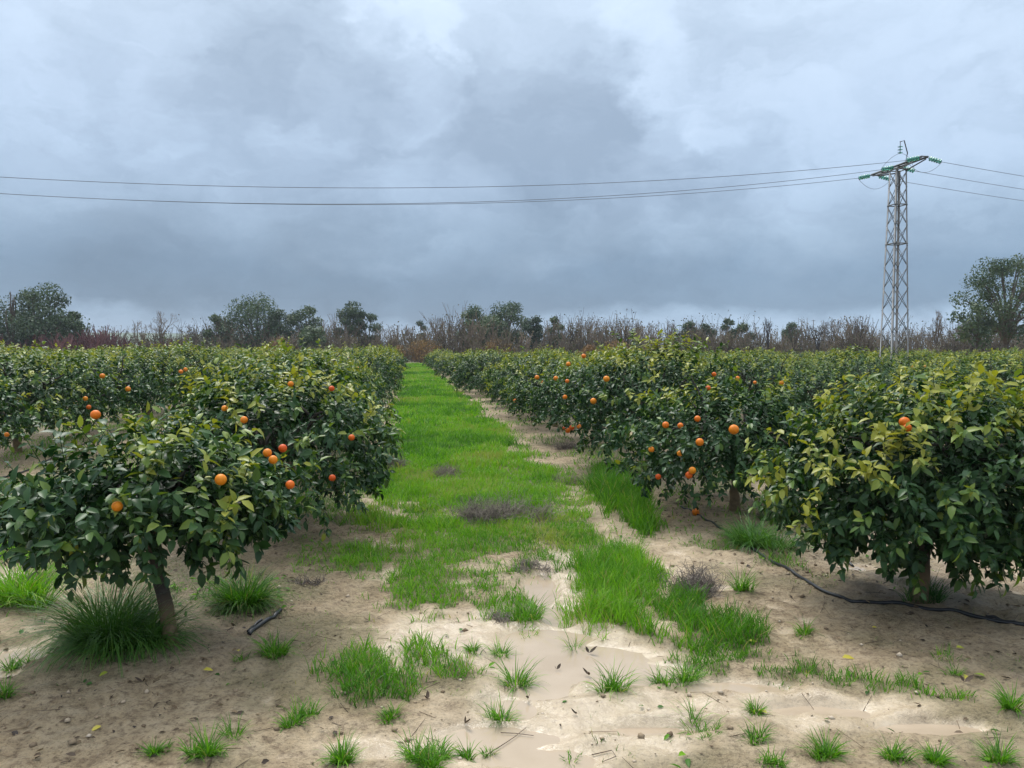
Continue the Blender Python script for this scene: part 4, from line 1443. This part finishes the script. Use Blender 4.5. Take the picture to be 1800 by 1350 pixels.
for i, (px, py, L, t, lb) in enumerate(FALLEN):
    x, y = G(px, py, 0.03)
    V = leaf_verts(np.zeros((1, 3)), unit(np.array([[math.cos(i * 2.1), math.sin(i * 2.1), 0.12]])), unit(np.array([[0.2, -0.3, 1.0]])), np.array([L * 0.8]), np.array([L * 0.42]), np.array([0.3]))
    o = ob('fallen_leaf', mesh('fallen_leaf', V, leaf_faces(1), M_YELLOW, {'tint': np.full(8, t)}), loc=(x, y, hz(x, y) + 0.012))
    tag(o, lb, 'leaf', 'fallen leaves')
DARK = [(1035, 1147, 0.075, 'dark curled leaf lying in the puddle, upper of two'), (1036, 1186, 0.06, 'dark curled leaf beside the lone tuft in the puddle'),
        (817, 1274, 0.06, 'dark flat leaf fragment on the wet mud below the grass bank'), (752, 1242, 0.05, 'dark leaf fragment on mud beside the grass bank'),
        (927, 1229, 0.05, 'dark leaf fragment on wet mud right of the tall tuft'), (979, 1176, 0.045, 'reddish leaf fragment in the puddle'),
        (252, 1215, 0.06, 'dark shrivelled leaf on mud in front of the tussock'), (1695, 1215, 0.07, 'dark leaf pair on soil beside a weed tuft'),
        (1013, 1267, 0.04, 'small dark leaf fragment on pale wet mud')]
for i, (px, py, L, lb) in enumerate(DARK):
    x, y = G(px, py, 0.01)
    V = leaf_verts(np.zeros((2, 3)), unit(np.array([[math.cos(i * 2.7), math.sin(i * 2.7), 0.3], [math.cos(i * 2.7 + 2), math.sin(i * 2.7 + 2), 0.5]])), unit(np.array([[0.3, -0.2, 1.0], [-0.4, 0.2, 1]])),
                   np.array([L, L * 0.6]) * 0.75, np.array([L * 0.5, L * 0.3]) * 0.75, np.array([-0.5, -0.6]))
    o = ob('dead_leaf', mesh('dead_leaf', V, leaf_faces(2), M_DRY, {'tint': np.full(16, 0.12 + 0.05 * (i % 4))}), loc=(x, y, max(hz(x, y), 0.002) + 0.006))
    tag(o, lb, 'leaf', 'dark dead leaves on the mud')
STICKS = [([(855, 1322), (890, 1300), (905, 1290), (925, 1275)], 'thin curved stalk on wet mud near the bottom centre'), ([(1040, 1322), (1075, 1325), (1083, 1335), (1060, 1345)], 'hooked dry stalk on wet mud at the bottom centre'),
          ([(1448, 1055), (1450, 1068), (1442, 1083)], 'short dry twig sticking up below the hose bend'), ([(1520, 1140), (1545, 1136), (1556, 1133)], 'pale straight straw on dry soil below the hose'),
          ([(880, 1283), (905, 1284), (938, 1288)], 'brown straw on wet mud left of the small single tuft')]
for pts, lb in STICKS:
    P = []
    for (px, py) in pts:
        x, y = G(px, py, 0.02)
        P.append((x, y, max(hz(x, y), 0) + 0.008))
    V, fs = tubes([(np.array(P), np.linspace(0.0020, 0.0012, len(P)))], 5)
    tag(ob('fallen_stick', mesh('fallen_stick', V, fs, M_STICK)), lb, 'stick')
for (px, py, lb) in [(1223, 902, 'red fallen orange on leaf litter under the low fruiting tree'), (991, 757, 'fallen orange on the ground beneath the row right of the lane')]:
    x, y = G(px, py, 0.06)
    o = ob('fallen_orange', ORANGE, loc=(x, y, hz(x, y) + 0.034))
    o.scale = (0.038,) * 3
    o.rotation_euler = (1.9, 0.4, px)
    tag(o, lb, 'orange')

# ------------------------------------------------------------------ far trees
def euc_tree(seed, H, W, nclump=16, bare=0.25, leaf=0.30, per=300, tone=0.45, mat=None, low=0.2, crad=1.0):
    """trunk with forking limbs that carry leaf clumps; returns trunk mesh and crown mesh"""
    r = np.random.default_rng(seed)
    paths = []
    base = np.array([0, 0, -0.3])
    fork = np.array([r.normal() * 0.05 * W, r.normal() * 0.05 * W, H * low])
    paths.append((limb_path(r, base, fork, 5, 0.04), np.linspace(0.034 * H, 0.024 * H, 5)))
    cl, rad = [], []
    for i in range(nclump):
        az = i * 2.4 + r.uniform(-0.5, 0.5)
        zq = -0.95 + 1.95 * (i + 0.5) / nclump
        zq = min(max(zq + r.uniform(-0.12, 0.12), -1), 1)
        rr = W * 0.5 * 0.72 * math.sqrt(max(1 - abs(zq) ** 2.4, 0.02)) * r.uniform(0.45, 1.0)
        zc, zr = H * (0.5 + low * 0.5), H * (0.5 - low * 0.5)
        c = np.array([math.cos(az) * rr, math.sin(az) * rr, zc + zq * zr * 0.84])
        cl.append(c); rad.append(max(W, 0.45 * H) * r.uniform(0.13, 0.21) * crad)
        mid = fork + (c - fork) * 0.5 + np.array([-(c - fork)[0] * 0.15, -(c - fork)[1] * 0.15, 0.05 * H])
        P = np.array([fork, fork * 0.4 + mid * 0.6, mid, c * 0.6 + mid * 0.4, c])
        paths.append((P, np.linspace(0.015 * H, 0.004 * H, 5)))
    V, fs = tubes(paths, 5, cap=False)
    tm = mesh('trunk', V, fs, M_FARBARK)
    pos, up = [], []
    for c, ra in zip(cl, rad):
        v = rdir(r, per)
        p_ = c + v * (ra * (0.25 + 0.80 * r.random((per, 1)) ** 0.6)) * np.array([1.15, 1.15, 0.85])
        pos.append(p_); up.append(unit(v + np.array([0, 0, 0.7]) + r.normal(size=(per, 3)) * 0.4))
    pos = np.concatenate(pos); up = np.concatenate(up)
    n = len(pos)
    d = unit(r.normal(size=(n, 3)) + np.array([0, 0, -0.5]))
    L = leaf * r.uniform(0.6, 1.3, n)
    V = small_leaf_verts(pos, d, up, L, L * 0.55, r.uniform(0, 0.3, n))
    ti = np.clip(tone + 0.13 * r.normal(size=n) + np.repeat(r.normal(size=nclump) * 0.10, per), 0, 1)
    return tm, mesh('crown', V, small_leaf_faces(n), mat or M_EUC, {'tint': np.repeat(ti, 4)})


def far_tree(px, top, wpx, y, label, tone=0.45, nclump=16, seed=None, mat=None, group='evergreen trees behind the orchard', leaf=0.34, low=0.10, per=320, name='eucalyptus_tree', crad=1.0):
    b = at(px, 620, y)
    H = at(px, top - 4, y)[2]
    W = wpx * y / F * 1.25
    tm, cm = euc_tree(seed or int(px), H, W, nclump, leaf=leaf * min(1.0, W / 5 + 0.35), tone=tone, mat=mat, low=low, per=per, crad=crad)
    root = ob(name, None, loc=(b[0], y, 0))
    ob('trunk', tm, root)
    c = ob('crown', cm, root)
    c['kind'] = 'stuff'
    return tag(root, label, 'tree', group)


Y0 = 112
far_tree(72, 500, 95, 98, 'tall dark evergreen tree with a rounded top at the far left', 0.40, 17)
far_tree(20, 535, 120, 100, 'dark spreading evergreen tree at the left edge of the treeline', 0.28, 16)
far_tree(95, 552, 110, 97, 'low broad evergreen tree under the tall far left tree', 0.38, 16, low=0.1)
far_tree(125, 546, 44, 99, 'thin evergreen tree right of the tall far left tree', 0.42, 9)
far_tree(448, 527, 112, Y0, 'largest broad evergreen tree left of the lane', 0.42, 22)
far_tree(496, 543, 60, Y0 + 1, 'evergreen tree joined to the side of the largest broad tree', 0.36, 11)
far_tree(382, 556, 42, Y0 - 2, 'narrow pale green evergreen tree left of the largest broad tree', 0.62, 8, low=0.12)
far_tree(540, 535, 62, Y0 + 2, 'medium evergreen tree between the two big broad ones', 0.40, 12)
far_tree(548, 577, 58, Y0 - 8, 'round grey green willow-like tree in front of the medium evergreen', 0.66, 10, low=0.08)
far_tree(612, 528, 52, Y0 + 4, 'evergreen tree with the pointed top left of the lane end', 0.40, 12)
far_tree(645, 544, 44, Y0 + 4, 'rounded side tree joined to the pointed evergreen near the lane end', 0.40, 10)
far_tree(742, 561, 14, Y0 + 8, 'very thin slanting evergreen tree just beyond the lane end', 0.35, 5)
far_tree(890, 531, 70, Y0 + 4, 'tallest rounded evergreen tree right of the lane end', 0.5, 14)
far_tree(832, 540, 52, Y0 + 2, 'olive green tree just left of the tallest rounded evergreen', 0.62, 12)
far_tree(862, 556, 60, Y0, 'low olive tree in front of the tallest rounded evergreen', 0.6, 12, low=0.15)
far_tree(936, 556, 46, Y0 - 2, 'very dark round evergreen right of the tallest rounded one', 0.16, 11, low=0.12)
far_tree(976, 559, 34, Y0 + 2, 'small conical green tree right of the very dark evergreen', 0.52, 8, low=0.15)
far_tree(1212, 564, 34, Y0 + 8, 'small dome-shaped evergreen among the bare trees', 0.42, 8, low=0.15)
far_tree(1240, 572, 40, Y0 + 8, 'low evergreen next to the small dome-shaped one', 0.40, 8, low=0.12)
far_tree(1279, 557, 22, Y0 + 8, 'small slim evergreen rising alone among bare trees', 0.42, 7, low=0.2)
far_tree(1302, 570, 40, Y0 + 8, 'broad low evergreen right of the slim evergreen', 0.40, 9, low=0.12)
far_tree(1392, 572, 34, Y0 + 6, 'small evergreen behind the forked bare tree', 0.46, 8, low=0.15)
far_tree(1765, 452, 160, 74, 'very tall spreading evergreen tree at the right edge', 0.45, 34, low=0.20, per=300, leaf=0.24, crad=0.56)
far_tree(1712, 535, 66, 73, 'low limb-like evergreen reaching left of the tall right edge tree', 0.5, 9, low=0.35, per=130)


# bare trees
def bare_tree_arrays(seed, H, W, depth=5, r0=None, up=0.55, fan=0.55):
    r = np.random.default_rng(seed)
    A, B, ra, rb = [], [], [], []

    def rec(p, d, L, rad, dep):
        k = 2
        for s in range(k):
            q = p + d * L / k
            A.append(p); B.append(q); ra.append(rad * (1 - 0.15 * s)); rb.append(rad * (1 - 0.15 * (s + 1)))
            d = unit(d + r.normal(size=3) * 0.14 + np.array([0, 0, 0.05]))
            p = q
        if dep == 0:
            return
        for j in range(r.integers(2, 4) if dep < depth else r.integers(3, 5)):
            e_ = unit(d + r.normal(size=3) * fan + np.array([0, 0, up * 0.3]))
            rec(p - d * L * r.uniform(0, 0.35), e_, L * r.uniform(0.62, 0.82), rad * 0.62, dep - 1)
    rec(np.array([0, 0, -0.2]), np.array([0, 0, 1.0]), 1.0, 1.0, depth)
    A, B = np.array(A), np.array(B)
    zz = max(B[:, 2].max(), 0.1)
    ww = 2 * max(np.abs(B[:, 0]).max(), np.abs(B[:, 1]).max())
    S = np.array([W / ww, W / ww, H / zz])
    r0 = r0 or 0.022 * H
    return A * S, B * S, np.array(ra) * r0, np.array(rb) * r0


def bare_tree(px, top, wpx, y, label, tone=0.4, depth=5, r0=None, seed=None, fan=0.5, group='bare winter trees behind the orchard'):
    b = at(px, 620, y)
    H = at(px, top, y)[2]
    A, B, ra, rb = bare_tree_arrays(seed or int(px * 3), H, wpx * y / F, depth, r0, fan=fan)
    rmin = 0.011
    big = ra > 0.035
    V1, f1 = segs(A[big], B[big], ra[big], rb[big], 5)
    V2, f2 = segs(A[~big], B[~big], np.maximum(ra[~big], rmin), np.maximum(rb[~big], rmin), 3)
    root = ob('bare_tree', None, loc=(b[0], y, 0))
    ob('trunk', mesh('trunk', V1, f1, M_TWIG, {'tint': np.full(len(V1), max(tone - 0.2, 0))}), root)
    c = ob('crown', mesh('crown', V2, f2, M_TWIG, {'tint': np.full(len(V2), tone)}), root)
    c['kind'] = 'stuff'
    return tag(root, label, 'tree', group)


bare_tree(288, 546, 90, 108, 'pale bare tree with a wide fan of branches left of the evergreens', 0.75, 6, fan=0.45)
bare_tree(250, 562, 44, 110, 'small pale bare tree left of the wide fan-shaped one', 0.75, 5)
bare_tree(24, 512, 26, 96, 'dead upright branch tree sticking out above the left edge evergreens', 0.35, 4)
bare_tree(1352, 556, 30, 100, 'dark leaning bare tree with few branches, mid right', 0.02, 4, 0.13, fan=0.4)
bare_tree(1440, 566, 60, 98, 'dark bare tree with a bent trunk left of the pylon', 0.02, 5, 0.12)
bare_tree(1395, 572, 40, 104, 'thin bare tree between the leaning and the bent bare trees', 0.35, 5)
bare_tree(1508, 555, 56, 100, 'bushy bare tree directly left of the pylon', 0.3, 6)
bare_tree(1470, 558, 60, 112, 'reddish bare tree behind the bent bare tree', 0.55, 6)
bare_tree(1648, 544, 44, 104, 'tallest pale bare tree between the pylon and the tall evergreen', 0.6, 6)
bare_tree(1700, 562, 70, 100, 'wide bare tree just left of the tall right edge evergreen', 0.45, 6)
bare_tree(1040, 558, 50, 116, 'pale bare tree rising above the thicket right of the lane', 0.7, 6)
bare_tree(1120, 564, 60, 116, 'twiggy bare tree behind the tall orange tree', 0.6, 6)
bare_tree(1175, 563, 50, 116, 'bare tree left of the small dome-shaped evergreen', 0.55, 6)
bare_tree(715, 570, 38, 112, 'bare tree standing right at the end of the lane', 0.7, 6, fan=0.35)
bare_tree(775, 556, 60, 118, 'tall thin bare tree just right of the lane end', 0.65, 6, fan=0.4)
bare_tree(668, 570, 60, 112, 'reddish brown bare tree left of the lane end', 0.6, 6)

# thicket of leafless shrubs and bramble that closes the view
def shrub_arrays(seed):
    r = np.random.default_rng(seed)
    A, B, ra, rb = [], [], [], []
    for i in range(13):
        az = r.uniform(0, 6.28)
        p = np.array([r.normal() * 0.10, r.normal() * 0.10, -0.02])
        d = unit(np.array([math.cos(az) * 0.24, math.sin(az) * 0.24, 1.0]))
        Ls = r.uniform(0.55, 1.05) / 4
        for s_ in range(4):
            q = p + d * Ls
            A.append(p); B.append(q); ra.append(0.012 - 0.0025 * s_); rb.append(0.0095 - 0.0025 * s_)
            for j in range(2):
                e_ = unit(d + r.normal(size=3) * 0.42 + np.array([0, 0, 0.3]))
                q2 = q + e_ * Ls * r.uniform(0.5, 1.1)
                A.append(q - d * Ls * r.uniform(0, 0.8)); B.append(q2); ra.append(0.004); rb.append(0.002)
            d = unit(d + r.normal(size=3) * 0.13)
            p = q
    return np.array(A), np.array(B), np.array(ra), np.array(rb)


TPL = [shrub_arrays(300 + i) for i in range(8)]
th = np.random.default_rng(31)
SA, SB, SR, SQ, ST = [], [], [], [], []


def thicket(px0, px1, y0, y1, step, hfun, tone, thick=1.0):
    px = px0
    while px < px1:
        y = th.uniform(y0, y1)
        x = (px - CX) / F * y
        H = max(at(px, hfun(px) + th.uniform(-10, 18) + 10 * math.sin(px * 0.045) * math.sin(px * 0.017 + 1), y)[2], 0.8)
        A, B, ra, rb = TPL[th.integers(0, 8)]
        rot = th.uniform(0, 6.28)
        m = np.array([[math.cos(rot), -math.sin(rot), 0], [math.sin(rot), math.cos(rot), 0], [0, 0, 1]])
        S = np.array([H * th.uniform(0.8, 1.3), H * th.uniform(0.8, 1.3), H])
        SA.append((A @ m.T) * S + np.array([x, y, 0])); SB.append((B @ m.T) * S + np.array([x, y, 0]))
        SR.append(np.maximum(ra * H, 0.016 * thick)); SQ.append(np.maximum(rb * H, 0.014 * thick))
        ST.append(np.full(len(A), np.clip(tone + th.normal() * 0.16, 0, 1)))
        px += step * th.uniform(0.5, 1.5)


def hprof(px):
    return float(np.interp(px, [-300, 0, 120, 180, 330, 420, 560, 700, 760, 900, 1100, 1300, 1450, 1620, 1800, 2100], [575, 580, 588, 596, 580, 582, 582, 580, 570, 566, 574, 580, 576, 578, 582, 575]))


thicket(-130, 1930, 104, 110, 21, lambda p: hprof(p) + 6, 0.60, 2.2)
thicket(-130, 1930, 111, 117, 20, lambda p: hprof(p) - 2, 0.55, 2.0)
thicket(-130, 1930, 118, 126, 22, lambda p: hprof(p) - 7, 0.50, 1.3)
thicket(-130, 1930, 98, 103, 18, lambda p: 601, 0.48, 3.2)
A = np.concatenate(SA); B = np.concatenate(SB)
V, fs = segs(A, B, np.concatenate(SR), np.concatenate(SQ))
tag(ob('thicket', mesh('thicket', V, fs, M_TWIG, {'tint': np.repeat(np.concatenate(ST), 6)})), 'dense leafless grey brown thicket closing the view behind the orchard', 'thicket', kind='stuff')
# withered leaves and catkins that still hang on the thicket
KL = th.random(len(B)) < 0.42
KL &= B[:, 2] > 0.8
pb = np.repeat(B[KL], 2, axis=0); n = len(pb)
pb = pb + th.normal(size=(n, 3)) * 0.30
L = th.uniform(0.14, 0.38, n)
V = small_leaf_verts(pb, rdir(th, n), rdir(th, n), L, L * 0.6, np.zeros(n))
tn = np.repeat(np.clip(np.repeat(np.concatenate(ST)[KL], 2) + 0.2 * th.normal(size=n), 0, 1), 4)
M_WITHER = leafy_mat('withered_leaf', [(0.0, (0.070, 0.076, 0.052)), (0.45, (0.122, 0.114, 0.080)), (1.0, (0.22, 0.175, 0.115))], rough=0.8, spec=0.1, trans=0.1)
o = ob('thicket_foliage', mesh('thicket_foliage', V, small_leaf_faces(n), M_WITHER, {'tint': tn}))
tag(o, 'withered olive brown leaves hanging in the thicket', 'foliage', kind='stuff')
print('thicket segs', len(A), 'leaves', n)
SA, SB, SR, SQ, ST = [], [], [], [], []
thicket(-130, 330, 90, 97, 9, lambda p: 600, 0.5, 2.4)
thicket(-130, 200, 92, 99, 8, lambda p: 594, 0.5, 2.4)
V, fs = segs(np.concatenate(SA), np.concatenate(SB), np.concatenate(SR), np.concatenate(SQ))
tag(ob('bramble', mesh('bramble', V, fs, M_REDBUSH, {'tint': np.repeat(np.concatenate(ST), 6)})), 'dark reddish bramble belt in front of the far left trees', 'bramble', kind='stuff')
for (px, top, w, y, lb) in [(492, 600, 46, 96, 'low russet bush in front of the largest evergreen'), (745, 604, 60, 95, 'straw-coloured bush just right of the lane end'), (1085, 606, 64, 92, 'russet bush behind the tall orange tree with upright shoots'),
                            (1035, 612, 40, 90, 'small dark russet bush left of the larger russet one'), (700, 612, 30, 94, 'small brown bush at the end of the lane'), (870, 604, 60, 100, 'brownish bush in front of the tallest rounded evergreen')]:
    far_tree(px, top, w, y, lb, 0.6, 9, mat=M_RUST, group='russet bushes', leaf=0.22, low=0.05, per=160, name='russet_bush')

# two distant poles above the bare trees
for (px, top, lb) in [(1409, 563, 'left of two tiny poles far beyond the bare trees'), (1430, 562, 'right of two tiny poles far beyond the bare trees')]:
    y = 230
    p = at(px, top, y)
    V, fs = tubes([(np.array([[0, 0, 0], [0, 0, p[2]]]), np.array([0.14, 0.10])), (np.array([[-0.6, 0, p[2] - 0.3], [0.6, 0, p[2] - 0.3]]), np.array([0.06, 0.06]))], 6)
    tag(ob('utility_pole', mesh('utility_pole', V, fs, M_POST), loc=(p[0], y, 0)), lb, 'pole', 'distant utility poles')

# ------------------------------------------------------------------ the pylon
PX, PY, PZ = 19.98, 40.2, 11.0
LA = math.atan2(0.155, 0.988)
pyl = ob('pylon', None, loc=(PX, PY, 0))
pyl.rotation_euler = (0, 0, LA)
tag(pyl, 'steel lattice power pylon standing among the orange trees', 'pylon')


def hs(z):
    return 0.53 - 0.235 * z / PZ      # half side of the lattice body


def bar(name, a_, b_, r1, mat=M_STEEL, parent=pyl, sides=4):
    V, fs = tubes([(np.array([a_, b_], float), np.array([r1, r1]))], sides)
    return ob(name, mesh(name, V, fs, mat, smooth=False), parent)


def angle_bar(name, a_, b_, w, inward, mat=M_STEEL):
    """an L-section between two points, flanges turned to the tower's inside"""
    a_, b_ = np.array(a_, float), np.array(b_, float)
    ix, iy = inward
    t = 0.008
    prof = [(0, 0), (ix * w, 0), (ix * w, iy * t), (ix * t, iy * t), (ix * t, iy * w), (0, iy * w)]
    V = [(p_[0] + q[0], p_[1] + q[1], p_[2]) for p_ in (a_, b_) for q in prof]
    Q = [(i, (i + 1) % 6, (i + 1) % 6 + 6, i + 6) for i in range(6)]
    T = [(0, 1, 2), (0, 2, 3), (0, 3, 5), (3, 4, 5), (6, 7, 8), (6, 8, 9), (6, 9, 11), (9, 10, 11)]
    return ob(name, mesh(name, np.array(V), [np.array(Q), np.array(T)], mat, smooth=False), pyl)


for sx in (-1, 1):
    for sy in (-1, 1):
        angle_bar('leg', (sx * hs(0), sy * hs(0), -0.3), (sx * hs(PZ), sy * hs(PZ), PZ), 0.085, (-sx, -sy))
NP = 10
zl = [0.2 + (PZ - 0.35) * (1 - (1 - i / NP) ** 1.12) for i in range(NP + 1)]
for f in range(4):
    for i in range(NP):
        z0, z1 = zl[i], zl[i + 1]
        for flip in (0, 1):
            s0, s1 = (-1, 1) if not flip else (1, -1)
            o0 = hs(z0) - 0.004 - 0.018 * flip; o1 = hs(z1) - 0.004 - 0.018 * flip
            p0, p1 = {0: ((s0 * hs(z0), -o0, z0), (s1 * hs(z1), -o1, z1)), 1: ((s0 * hs(z0), o0, z0), (s1 * hs(z1), o1, z1)),
                      2: ((-o0, s0 * hs(z0), z0), (-o1, s1 * hs(z1), z1)), 3: ((o0, s0 * hs(z0), z0), (o1, s1 * hs(z1), z1))}[f]
            bar('brace', p0, p1, 0.019, M_STEEL if (f + flip + i) % 3 else M_DSTEEL)
    for z in (7.15, 9.15, PZ - 0.05):
        h_ = hs(z)
        p0, p1 = {0: ((-h_, -h_, z), (h_, -h_, z)), 1: ((-h_, h_, z), (h_, h_, z)), 2: ((-h_, -h_, z), (-h_, h_, z)), 3: ((h_, -h_, z), (h_, h_, z))}[f]
        bar('ring_bar', p0, p1, 0.03)
AL = 2.03                                       # half length of the crossarm, along local y
for s in (-1, 1):
    V, fs = tubes([(np.array([[s * 0.16, -AL, PZ + 0.14], [s * 0.16, AL, PZ + 0.14]]), np.array([0.055, 0.055]))], 4)
    ob('crossarm_beam', mesh('crossarm_beam', V, fs, M_DSTEEL, smooth=False), pyl)
    for t in (-1, 1):
        bar('arm_strut', (s * 0.26, t * hs(PZ), PZ - 0.12), (s * 0.16, t * AL * 0.93, PZ + 0.06), 0.035, M_DSTEEL)
for q in np.linspace(-AL, AL, 7):
    bar('arm_tie', (-0.16, q, PZ + 0.15), (0.16, q, PZ + 0.15), 0.03, M_DSTEEL)


def lathe(prof, n=12):
    V, Q = [], []
    for (r_, z_) in prof:
        for i in range(n):
            V.append((r_ * math.cos(2 * math.pi * i / n), r_ * math.sin(2 * math.pi * i / n), z_))
    for j in range(len(prof) - 1):
        for i in range(n):
            Q.append((j * n + i, j * n + (i + 1) % n, (j + 1) * n + (i + 1) % n, (j + 1) * n + i))
    return np.array(V), [np.array(Q, np.int32)]


DISC = mesh('glass_disc', *lathe([(0.02, -0.02), (0.03, 0.0), (0.118, 0.004), (0.125, 0.014), (0.05, 0.034), (0.03, 0.05), (0.02, 0.052)]), M_GLASS)
ends_l, ends_r = {}, {}


def string(y_, sgn, nd_=5):
    """a tension string of glass discs from the crossarm along the line"""
    x0 = sgn * 0.18
    a0 = np.array([x0, y_, PZ + 0.10])
    dv = unit(np.array([sgn * 1.0, 0, -0.22]))
    Ls = 0.80
    V, fs = tubes([(np.array([a0, a0 + dv * Ls]), np.array([0.016, 0.016]))], 5)
    root_ = ob('insulator_string', mesh('insulator_string', V, fs, M_DSTEEL), pyl)
    q = Vector(dv).to_track_quat('Z', 'Y')
    for i in range(nd_):
        o = ob('glass_disc', DISC, root_)
        o.location = tuple(a0 + dv * (0.15 + 0.135 * i))
        o.rotation_mode = 'QUATERNION'
        o.rotation_quaternion = q
    return a0 + dv * Ls


LINES = {'near': -AL + 0.06, 'middle': 0.0, 'far': AL - 0.06}
for k, y_ in LINES.items():
    ends_l[k] = string(y_, -1)
    ends_r[k] = string(y_, 1)
    pa, pb = ends_l[k], ends_r[k]
    t = np.linspace(0, 1, 22)
    if k != 'middle':
        P = pa[None] * (1 - t[:, None]) + pb[None] * t[:, None]
        P[:, 2] -= 0.55 * np.sin(t * math.pi) ** 0.8
    else:
        P = pa[None] * (1 - t[:, None]) + pb[None] * t[:, None]
        P[:, 2] += 0.80 * np.sin(t * math.pi) ** 0.8
        P[:, 1] -= 0.25 * np.sin(t * math.pi)
    V, fs = tubes([(P, np.full(22, 0.009))], 5)
    ob('jumper_loop', mesh('jumper_loop', V, fs, M_WIRE), pyl)
# bent rod with the hanging insulator that holds the middle loop
V, fs = tubes([(np.array([[0.16, -0.30, PZ + 0.15], [0.30, -0.30, PZ + 0.75], [0.10, -0.30, PZ + 1.38], [-0.14, -0.30, PZ + 1.30]]), np.full(4, 0.028))], 6)
ob('bent_rod', mesh('bent_rod', V, fs, M_DSTEEL), pyl)
hang = ob('hanging_insulator', mesh('hanging_insulator', *tubes([(np.array([[0, 0, 0], [0, 0, -0.56]]), np.array([0.018, 0.018]))], 6), M_DSTEEL), pyl, (-0.12, -0.30, PZ + 1.28))
for i in range(3):
    o = ob('glass_disc', DISC, hang, (0, 0, -0.24 - 0.15 * i))

# conductors: spans to the neighbouring pylons out of view
Mw = Matrix.Rotation(LA, 3, 'Z')


def wpt(p_):
    v = Mw @ Vector(p_)
    return np.array([v.x + PX, v.y + PY, v.z])


for k, (lsag, rsag) in {'near': (2.3, 2.2), 'middle': (2.65, 2.2), 'far': (2.3, 2.2)}.items():
    for nm, pa, sgn, span, sag in (('left', wpt(ends_l[k]), -1, 68.0, lsag), ('right', wpt(ends_r[k]), 1, 70.0, rsag)):
        dr = Mw @ Vector((sgn, 0, 0))
        t = np.linspace(0, 1, 60)
        P = pa[None] + np.array([dr.x, dr.y, 0])[None] * (t * span)[:, None]
        P[:, 2] -= 4 * sag * t * (1 - t)
        V, fs = tubes([(P, np.full(60, 0.012))], 5)
        lab = {'near': 'upper', 'middle': 'middle', 'far': 'lower'}[k]
        tag(ob('power_cable', mesh('power_cable', V, fs, M_WIRE)), '%s power cable running %s from the pylon' % (lab, 'across the sky to the left' if sgn < 0 else 'to the right edge'), 'cable', 'overhead power cables')
# damp air: a thin even haze round the whole place
hm, ht, hout = new_mat('damp_air')
pv = nd(ht, 'ShaderNodeVolumePrincipled')
pv.inputs['Color'].default_value = (0.86, 0.92, 1.0, 1)
pv.inputs['Density'].default_value = 0.00034
pv.inputs['Anisotropy'].default_value = 0.2
lk(ht, pv.outputs[0], hout.inputs['Volume'])
yb = float(ys.max()) + 60; xb = float(xs.max()) + 60
VB = np.array([[x_, y_, z_] for z_ in (-3.0, 32.0) for (x_, y_) in ((-xb, -80), (xb, -80), (xb, yb), (-xb, yb))])
hz_o = ob('haze', mesh('haze', VB, [np.array([[0, 3, 2, 1], [4, 5, 6, 7], [0, 1, 5, 4], [1, 2, 6, 5], [2, 3, 7, 6], [3, 0, 4, 7]])], hm, smooth=False))
tag(hz_o, 'thin damp haze softening the far treeline', 'haze', kind='stuff')
tot = sum(len(m.loops) - 2 * len(m.polygons) for m in bpy.data.meshes)
print('unique triangles', tot, 'objects', len(bpy.data.objects))
